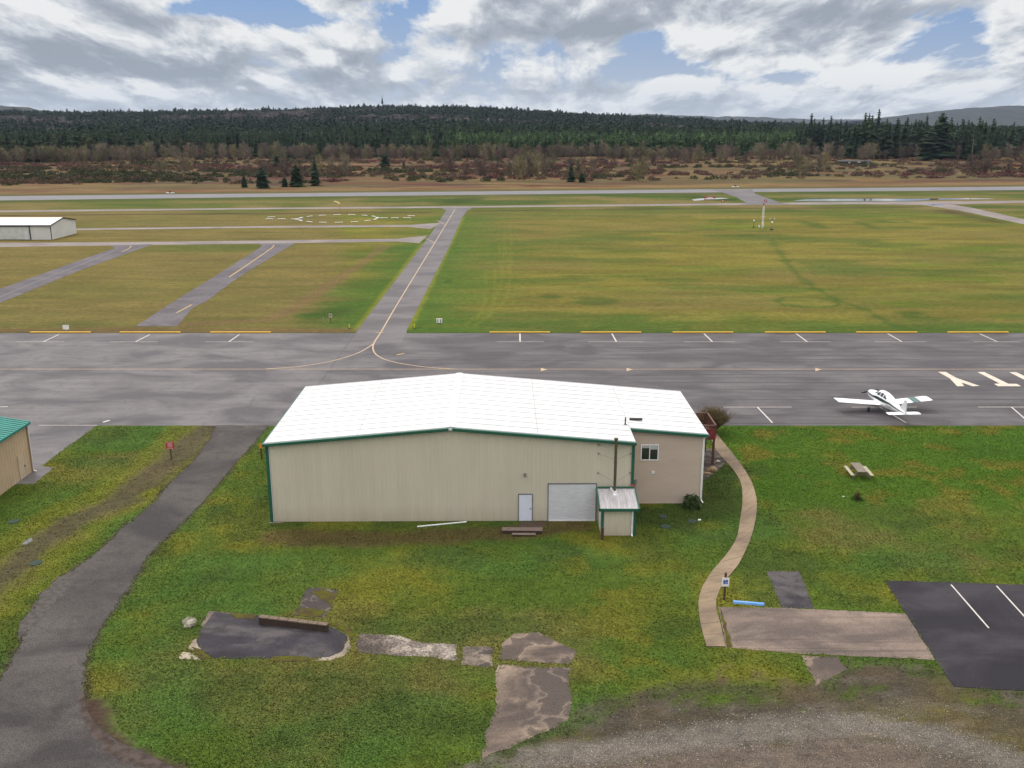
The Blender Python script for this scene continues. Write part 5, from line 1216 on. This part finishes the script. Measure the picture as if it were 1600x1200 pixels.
for (yy, xx, u, q1, q2), pa, cl in cand:
    d = yy - edge_y(u)
    if u > 1215:
        if cl < .42 and d < 250: continue
        kind = 'tall' if yy < 1100 else 'dark'; s = .46 + .55 * q2 * cl * 1.7
        if d > 120: s *= .75
        if kind == 'dark': s = .65 + .5 * q2
    elif d < 150 and 690 + 40 * math.sin(yy) < u: kind = 'plant'; s = .85 + .28 * q2
    elif d < 60 and u < 330: kind = 'mixed' if q1 < .6 else 'dark'; s = .7 + .45 * q2
    elif 150 < d < 420 and u > 560: kind = 'dark'; s = .85 + .45 * q2
    elif pa > .53 + .1 * (u > 700) and cl > .4 and d > 300 and yy < 2600: kind = 'barehill'; s = .85 + .4 * q2
    else: kind = 'dark'; s = (.6 + .35 * q2 if u < 700 else .72 + .3 * q2) * (.55 + 1.0 * cl)
    if yy > 2500: s *= .8
    if not kind.startswith('bare') and d < 60 and nind < 280 and abs(u - 800) < 860: put(kind, xx, yy, s); nind += 1
    else: bulk(kind, xx, yy, s)
# bare trees before the conifers
BT = []
for i in range(620):
    u = R.uniform(-20, 1620); ey = edge_y(u)
    if u < 720: yy = ey - R.uniform(5, 60) if u > 150 else ey - R.uniform(-5, 25)
    else: yy = ey - R.uniform(2, 40)
    if 1000 < u < 1240: yy = ey - R.uniform(10, 130)
    if u > 1540: yy = R.uniform(560, 760)
    elif u > 1260 and R.random() < .5: continue
    x = (u - 800) / F * yy * 1.035; k = 'bare' if R.random() < (.75 if u < 700 else .5) else 'bareb'
    s = R.uniform(.6, 1.05) * (1.4 if u > 1540 else 1)
    BT.append((yy, x, k, s))
for (u0, u1, v0, v1, n, k) in ((780, 900, 262, 284, 22, 'bare'), (690, 790, 262, 280, 12, 'bareb'), (900, 1010, 268, 285, 6, 'bare'), (1235, 1290, 264, 274, 7, 'bare'), (480, 560, 262, 284, 8, 'bare'), (380, 480, 262, 280, 8, 'bareb'), (240, 330, 268, 282, 6, 'bare'), (1500, 1600, 262, 272, 10, 'bareb')):
    for i in range(n): q = P(R.uniform(u0, u1), R.uniform(v0, v1)); BT.append((q[1], q[0], k, R.uniform(.6, 1.05)))
BT.sort()
for i, (yy, x, k, s) in enumerate(BT):
    if i < 285: put(k, x, yy, s)
    else: bulk(k, x, yy, s)
# bushes in drifts on the heath
rb_ = random.Random(5); cnt = {k: 0 for k in INFO}; all_b = []
for i in range(9000):
    u = rb_.uniform(-30, 1630); v = 246 + 46 * rb_.random(); q = P(u, v); n1 = float(fbm(np.array([q[0] / 42]), np.array([q[1] / 16]), 151, 4)[0]); n2 = float(fbm(np.array([q[0] / 80 + 3]), np.array([q[1] / 30]), 157, 4)[0])
    lim = 300 - .008 * u - 8
    if v > lim - 1.5 or (v > lim - 5 and rb_.random() > .35): continue
    dens = ss(.38, .58, n1) * (1.0 if u < 560 else .6)
    if rb_.random() > float(dens): continue
    k = 'bushred' if n2 > .56 else ('bushgreen' if n2 < .4 else ('bushtan' if rb_.random() < .15 else 'bushbrown'))
    all_b.append((q[1], q[0], k, rb_.uniform(.5, 1.25)))
all_b.sort()
for i, (yy, x, k, s) in enumerate(all_b):
    if i < 290: put(k, x, yy, s, s * R.uniform(.7, 1.2))
    else: BULK.append((k, R.randrange(len(PROTO[k])), x, yy, s, R.uniform(.75, 1.3)))
def low(kind, i, lod):
    V, T, K = PROTO[kind][i]
    return V, T, K
def build_bulk():
    groups = {}
    for it in BULK:
        g_ = 'undergrowth' if it[0].startswith('bush') else ('bare_woods' if it[0] in ('bare', 'bareb', 'barehill') else 'conifer_forest'); groups.setdefault(g_, {}).setdefault((it[0], it[1], it[3] > 1100), []).append(it)
    lab = {'undergrowth': ('low brown scrub spread over the heath before the forest', 'scrub'), 'bare_woods': ('leafless grey woodland on the hillside behind the conifers', 'woodland'), 'conifer_forest': ('dense dark conifer forest covering the hills to the horizon', 'forest')}
    rg = np.random.default_rng(5)
    for g_, dct in groups.items():
        VV = []; TT = []; KK = []; n = 0
        for (k, i, far), its in dct.items():
            V, T, K = PROTO[k][i]
            if far:      # distant copies keep every third face, drawn larger
                sel = np.arange(0, len(T), 3 if not k.startswith('bare') else 4); Tn = T[sel]; c = V[Tn].mean(1, keepdims=True); Vn = c + (V[Tn] - c) * (1.7 if not k.startswith('bare') else 3.0); Vn[..., :2] *= 1.35 if not k.startswith('bare') else 1.15; Vn[..., 2] = np.minimum(Vn[..., 2], V[:, 2].max() * .93); Kn = K[Tn]
                V, K, T = Vn.reshape(-1, 3), Kn.reshape(-1, 3), np.arange(len(Tn) * 3).reshape(-1, 3)
            a = np.array([(t[2], t[3], t[4], t[5]) for t in its]); m = len(a); an = rg.random(m) * 6.28; ca, sa = np.cos(an), np.sin(an)
            X_ = V[None, :, 0] * ca[:, None] - V[None, :, 1] * sa[:, None]; Y_ = V[None, :, 0] * sa[:, None] + V[None, :, 1] * ca[:, None]
            Z_ = V[None, :, 2] * (a[:, 2] * (.85 + .3 * rg.random(m)))[:, None] + gz(a[:, 0], a[:, 1])[:, None]
            P_ = np.stack([X_ * a[:, 2:3] + a[:, 0:1], Y_ * a[:, 2:3] + a[:, 1:2], Z_], -1).reshape(-1, 3)
            VV.append(P_); TT.append((T[None] + (np.arange(m) * len(V))[:, None, None] + n).reshape(-1, 3)); KK.append((K[None] * a[:, 3][:, None, None]).reshape(-1, 3)); n += len(P_)
        o = np_mesh(g_, np.concatenate(VV), np.concatenate(TT), M['tint'], np.concatenate(KK), 'stuff'); tag(o, lab[g_][0], lab[g_][1])
build_bulk()
# lone conifers with trunk and crown of their own
lone = [(382, 293, 20, 2.9, 'small dark conifer, leftmost of the group beyond the runway'), (410, 294, 31, 6.2, 'broad dark conifer in the middle of the left group beyond the runway'), (445, 292, 14, 2.6, 'tiny conifer between the two broad ones beyond the runway'),
        (463, 291.5, 32, 6.6, 'broad rounded conifer right of the tiny one beyond the runway'), (493, 290, 42, 4.4, 'tall narrow conifer, rightmost of the group beyond the runway'), (433, 264, 21, 4.6, 'dark conifer farther back behind the left group'),
        (602, 262, 21, 4.8, 'lone dark conifer standing on the heath before the planted wood'), (631, 262.5, 8, 1.6, 'very small conifer right of the lone heath conifer'), (892, 284, 27, 3.9, 'lone pointed conifer beyond the middle of the runway'), (909, 285, 13, 3.2, 'low conifer just right of the lone pointed conifer'),
        (1450, 251, 45, 9, 'large dark fir standing forward at the right of the heath'), (1466, 249, 64, 11, 'tallest dark fir standing forward at the right of the heath'), (1527, 250, 17, 4, 'small round conifer on the far right heath'), (1345, 245, 44, 10, 'dark spreading conifer left of the utility poles')]
for i, (u, v, hp, rp, l) in enumerate(lone):
    q = P(u, v); ppm = 1500 / (math.hypot(q[1], CH) * 1.03); h = hp / ppm * 1.04; r = rp / ppm * 2.8
    e = empty('conifer_tree', q, 0, l, 'tree'); child(mesh_of('crown', conifer(h, r, 200 + i, dkc, 14 if h < 20 else 20, 10, irr=.35, low=.04, power=.75 if rp * 6 < hp else .45), 'tint'), e); child(mesh_of('trunk', trunk(h * .6, h * .018), 'tint'), e)
q = P(612, 176); xr, yr = (612 - 800) / F * 2700 * 1.035, 2700.0
e = empty('conifer_tree', (xr, yr, float(gz(xr, yr))), 0, 'single tall tree standing above the ridge skyline left of centre', 'tree')
child(mesh_of('crown', conifer(40, 6, 300, dkc, 14, 8, low=.45), 'tint'), e); child(mesh_of('trunk', trunk(34, .7), 'tint'), e)
# utility poles and wires
pp = []
for (u, v, ht, l) in ((1369, 247.5, 25, 'pale utility pole, leftmost of three beyond the heath'), (1397, 243, 24, 'utility pole with crossarm, middle of three beyond the heath'), (1516, 262, 40, 'tall utility pole at right with crossarm, nearest of three')):
    q = P(u, v); h = ht / (1500 / (q[1] * 1.03)) * 1.03; e = empty('utility_pole', q, 0, l, 'utility pole')
    b = MB(); b.cyl((0, 0, 0), (0, 0, h), .24, .17, 8); b.build('pole', 'woodp' if u == 1369 else 'wood', e)
    b = MB(); b.beam((-1.3, 0, h - .8), (1.3, 0, h - .8), .16, .2); b.build('crossarm', 'wood', e)
    [MB().cyl((k, 0, h - .7), (k, 0, h - .45), .07, n=6).build('insulator', 'grey', e) for k in (-1.2, 0, 1.2)]; pp.append((q[0], q[1], h - .5))
def wire(a, c, sag, l):
    b = MB(); pr0 = None
    for i in range(13):
        t = i / 12; p = (a[0] + (c[0] - a[0]) * t, a[1] + (c[1] - a[1]) * t, a[2] + (c[2] - a[2]) * t - sag * 4 * t * (1 - t))
        if pr0: b.cyl(pr0, p, .035, n=4, caps=False)
        pr0 = p
    tag(b.build('power_line', 'grey'), l, 'power line')
wire(pp[0], pp[2], 2.2, 'power line hanging between the leftmost and the nearest utility pole'); wire((pp[0][0] - 90, pp[0][1] + 20, pp[0][2]), pp[0], 1.2, 'power line running left from the leftmost utility pole'); wire(pp[2], (pp[2][0] + 60, pp[2][1] - 20, pp[2][2] + 1), 1.5, 'power line running right from the nearest utility pole')
# low dark vehicles/containers far off on the heath
q = P(1334, 256.5); e = empty('farm_trailer', q, math.radians(-3), 'long low dark shed with small white panels far off on the heath', 'shed')
b = MB(); b.box(-11, 11, -2, 2, 0, 1.9); b.build('wall', mat('dark_wall', (.02, .024, .024), (.035, .035, .03), .6, .7), e)
b = MB(); b.prism([(-11.3, -2.3, 1.9), (-11.3, 2.3, 1.9), (-11.3, 0, 2.7)], (22.6, 0, 0)); b.build('roof', mat('dark_roof', (.05, .042, .04), None, 2, .8), e)
for x0_, x1_, z0_ in ((1.8, 4, 1.2), (7.8, 10.4, .5), (-4.2, -3.2, .9)): b = MB(); b.box(x0_, x1_, -2.06, -2.01, z0_, z0_ + .6); b.build('panel', 'tank', e)

# ------------------------------------------------------------------ distant hills (structure)
def hill(name, u0, u1, y0, prof, depth, m):
    us = np.linspace(u0, u1, 120); b = MB(); vs = []; rows = 10
    for u in us:
        ztop = np.interp(u, [p[0] for p in prof], [CH + y0 * (1.0368 if False else 1) * (lambda r: r[2] / r[1])(ray(800, p[1])) for p in prof]); ztop += 10 * float(fbm(np.array([u / 9]), np.array([1.]), 5, 4)[0] - .5) 
        for j in range(rows + 1):
            t = j / rows; yy = y0 - depth * (1 - t); x = (u - 800) / F * y0 * 1.035
            vs.append((x, yy, -15 + (ztop + 15) * math.sin(t * PI / 2) ** 1.3 + (8 * float(vn(np.array([u / 14]), np.array([j / 2.]), 9)[0]) if 0 < j < rows else 0)))
    k = rows + 1; b.add(vs, [(i * k + j, (i + 1) * k + j, (i + 1) * k + j + 1, i * k + j + 1) for i in range(len(us) - 1) for j in range(rows)])
    back = []
    for i in range(len(us)): x_, y_, z_ = vs[i * k + rows]; back += [(x_, y_, z_), (x_, y_ + 600, -15)]
    b.add(back, [(2 * i, 2 * i + 2, 2 * i + 3, 2 * i + 1) for i in range(len(us) - 1)])
    o = b.build(name, m, smooth=True); o['kind'] = 'structure'; return o
M['hill'] = mat('wooded_hill', (.020, .027, .022), (.045, .042, .038), .012, 1, (1, 1, 2), spec=.1)
hill('distant_hill', 1290, 1800, 6500, [(1290, 190), (1340, 184), (1400, 176), (1450, 170), (1500, 167), (1560, 165), (1620, 163), (1800, 160)], 1500, 'hill')
hill('distant_hill', 860, 1330, 8200, [(860, 186), (930, 181), (1000, 179), (1080, 182), (1150, 184), (1240, 187), (1330, 188)], 1200, 'hill')
hill('distant_hill', -250, 150, 4600, [(-250, 160), (-100, 162), (0, 166), (25, 170), (60, 166), (100, 169), (150, 178)], 900, 'hill')

# ------------------------------------------------------------------ haze
b = MB(); b.box(-10500, 10500, -400, 10500, -20, 260)
hz = b.build('haze', None); hz['kind'] = 'stuff'; tag(hz, 'thin pale air haze lying over the whole valley', 'haze')
m = bpy.data.materials.new('haze_air'); m.use_nodes = True; nt = m.node_tree; nt.nodes.clear()
o = N(nt, 'ShaderNodeOutputMaterial'); pv = N(nt, 'ShaderNodeVolumePrincipled'); pv.inputs['Color'].default_value = (.58, .74, 1.0, 1); pv.inputs['Density'].default_value = 2.7e-5; pv.inputs['Anisotropy'].default_value = .1
nt.links.new(pv.outputs[0], o.inputs['Volume']); hz.data.materials.append(m)

# ------------------------------------------------------------------ sky
SUN_EL, SUN_AZ = math.radians(52), math.radians(-35)       # azimuth from +Y, negative = left
wd_ = bpy.data.worlds.new('World'); S.world = wd_; wd_.use_nodes = True; nt = wd_.node_tree; bg = nt.nodes['Background']
sky = N(nt, 'ShaderNodeTexSky', sky_type='NISHITA'); sky.sun_disc = False; sky.sun_elevation = SUN_EL; sky.sun_rotation = SUN_AZ; sky.altitude = 50
tc = N(nt, 'ShaderNodeTexCoord'); sx = N(nt, 'ShaderNodeSeparateXYZ'); nt.links.new(tc.outputs['Generated'], sx.inputs[0])
dxn, dyn, dzn = sx.outputs
zc = math_(nt, 'MAXIMUM', dzn, 0.0); zz = math_(nt, 'ADD', zc, .20)
def cloudnoise(dz_off, scale, detail=8, rough=.56, seed=0, dist=.25, sy=1.0, dx_off=0):
    z2 = math_(nt, 'ADD', zz, dz_off) if dz_off else zz
    xx = math_(nt, 'ADD', dxn, dx_off) if dx_off else dxn
    cx_ = math_(nt, 'DIVIDE', xx, z2); cy_ = math_(nt, 'MULTIPLY', math_(nt, 'DIVIDE', math_(nt, 'ABSOLUTE', dyn), z2), sy)
    cb = N(nt, 'ShaderNodeCombineXYZ'); nt.links.new(cx_, cb.inputs[0]); nt.links.new(cy_, cb.inputs[1]); cb.inputs[2].default_value = seed
    n = N(nt, 'ShaderNodeTexNoise'); n.inputs['Scale'].default_value = scale; n.inputs['Detail'].default_value = detail; n.inputs['Roughness'].default_value = rough; n.inputs['Distortion'].default_value = dist
    nt.links.new(cb.outputs[0], n.inputs['Vector']); return n.outputs['Fac']
def pix(u, v): d = Vector(ray(u, v)).normalized(); return d.x, d.z
front = math_(nt, 'GREATER_THAN', dyn, 0.2)
def blobs(L):
    tot = None
    for (u, v, ru, rv, w) in L:
        x0_, z0_ = pix(u, v); rx = ru / F * .98; rz2 = rv / F * .98
        a = math_(nt, 'DIVIDE', math_(nt, 'SUBTRACT', dxn, x0_), rx); c_ = math_(nt, 'DIVIDE', math_(nt, 'SUBTRACT', dzn, z0_), rz2)
        e = math_(nt, 'EXPONENT', math_(nt, 'MULTIPLY', math_(nt, 'ADD', math_(nt, 'MULTIPLY', a, a), math_(nt, 'MULTIPLY', c_, c_)), -1.0))
        e = math_(nt, 'MULTIPLY', e, w); tot = e if tot is None else math_(nt, 'ADD', tot, e)
    return math_(nt, 'MULTIPLY', tot, front)
gaps = blobs([(330, 6, 110, 20, .30), (440, 16, 90, 20, .26), (510, 38, 60, 16, .20), (250, 20, 60, 12, .10), (575, 10, 34, 16, .2), (655, 14, 40, 20, .26), (610, 46, 30, 14, .16), (1010, 62, 44, 34, .30), (960, 112, 46, 16, .20), (1065, 112, 70, 16, .24), (1180, 128, 60, 14, .22), (1250, 112, 40, 16, .16), (1495, 55, 58, 34, .30), (1400, 96, 70, 15, .20), (1540, 92, 40, 14, .14), (1330, 128, 50, 10, .12), (1150, 62, 70, 20, -.25), (1050, 12, 160, 24, -.1), (1250, 55, 120, 30, -.3), (880, 20, 160, 30, -.3), (120, 60, 160, 50, -.3), (1585, 55, 22, 22, -.3), (1330, 100, 50, 10, -.1)])
def dens(zo, xo=0):
    a = cloudnoise(zo, 1.35, 3, .5, 3.1, .1, .45, xo); f = cloudnoise(zo, 4.2, 10, .6, 7.7, .3, .42, xo)
    return math_(nt, 'ADD', math_(nt, 'MULTIPLY', a, .42), math_(nt, 'MULTIPLY', f, .58))
d0_ = dens(0); d1_ = dens(.016, -.006)
puff = cloudnoise(0, 9, 8, .62, 21.0, .3, .45); cov = math_(nt, 'SUBTRACT', math_(nt, 'ADD', math_(nt, 'MULTIPLY_ADD', math_(nt, 'SUBTRACT', puff, .5), .30, math_(nt, 'MULTIPLY_ADD', math_(nt, 'SUBTRACT', d0_, .5), 1.5, .5)), .11), gaps)
cloud = ramp(nt, cov, [(.425, (0, 0, 0)), (.47, (.45,) * 3), (.54, (1, 1, 1))])
lit = math_(nt, 'ADD', math_(nt, 'MULTIPLY', math_(nt, 'SUBTRACT', d0_, d1_), 5.0), math_(nt, 'MULTIPLY', math_(nt, 'SUBTRACT', puff, .5), .8))
grey = blobs([(120, 75, 230, 36, .40), (560, 135, 420, 30, .42), (880, 44, 140, 18, .45), (1380, 20, 240, 16, .42), (1180, 82, 90, 8, .3), (840, 85, 60, 10, .2), (160, 110, 150, 16, .2)])
wht = blobs([(330, 55, 240, 18, .25), (720, 30, 110, 24, .3), (1080, 62, 110, 20, .3), (890, 105, 90, 12, .25), (1300, 118, 120, 14, .2), (60, 148, 160, 12, .25), (60, 20, 120, 12, .25)])
big = cloudnoise(0, 2.2, 6, .55, 12.0, .5, .45)
sh_ = math_(nt, 'ADD', math_(nt, 'ADD', .66, lit), math_(nt, 'MULTIPLY', math_(nt, 'SUBTRACT', big, .5), .9)); sh_ = math_(nt, 'ADD', math_(nt, 'SUBTRACT', sh_, grey), wht)
edge = ramp(nt, cov, [(.47, (.28,) * 3), (.60, (0,) * 3)]); sh_ = math_(nt, 'ADD', sh_, edge)
ccol = ramp(nt, sh_, [(0.0, (3.3, 3.7, 4.3)), (.34, (4.2, 4.6, 5.2)), (.62, (6.3, 6.6, 7.0)), (.92, (8.5, 8.6, 8.6))])
# blue between clouds taken from the Nishita sky
skyc = mixc(nt, sky.outputs[0], (1.3, 2.9, 6.2), .82)
skyhor = mixc(nt, skyc, (5.2, 5.7, 6.3), ramp(nt, dzn, [(0.0, (1, 1, 1)), (.06, (.45,) * 3), (.13, (.0,) * 3)]))
allc = mixc(nt, skyhor, ccol, cloud)
# low veil just above the horizon
allc = mixc(nt, allc, (6.0, 6.35, 6.7), math_(nt, 'MULTIPLY', ramp(nt, dzn, [(0.0, (1, 1, 1)), (.04, (0, 0, 0))]), .4))
allc = mixc(nt, allc, (6.6, 6.3, 6.2), ramp(nt, dzn, [(.28, (0, 0, 0)), (.5, (.8, .8, .8))]))
# overcast law: brighter overhead
up_ = ramp(nt, dzn, [(.24, (0, 0, 0)), (1, (1, 1, 1))]); gain = math_(nt, 'ADD', 1.0, math_(nt, 'MULTIPLY', up_, 2.65))
mulv = N(nt, 'ShaderNodeVectorMath', operation='SCALE'); nt.links.new(allc, mulv.inputs[0]); nt.links.new(gain, mulv.inputs['Scale'])
nt.links.new(mulv.outputs[0], bg.inputs['Color']); bg.inputs['Strength'].default_value = .1
wd_.cycles.sampling_method = 'MANUAL'; wd_.cycles.sample_map_resolution = 512
ld = bpy.data.lights.new('Sun', 'SUN'); ld.energy = 1.8; ld.angle = math.radians(13); ld.color = (1, .96, .90)
lo = bpy.data.objects.new('Sun', ld); C.objects.link(lo)
d = Vector((math.sin(SUN_AZ) * math.cos(SUN_EL), math.cos(SUN_AZ) * math.cos(SUN_EL), math.sin(SUN_EL)))
lo.rotation_euler = d.to_track_quat('Z', 'Y').to_euler(); lo.location = (0, 0, 200)
vs_ = S.view_settings; S.display_settings.display_device = 'sRGB'; vs_.view_transform = 'Standard'; vs_.look = 'None'; vs_.exposure = 0.0; vs_.gamma = 1
S.cycles.max_bounces = 5; S.cycles.volume_bounces = 0; S.cycles.use_denoising = True
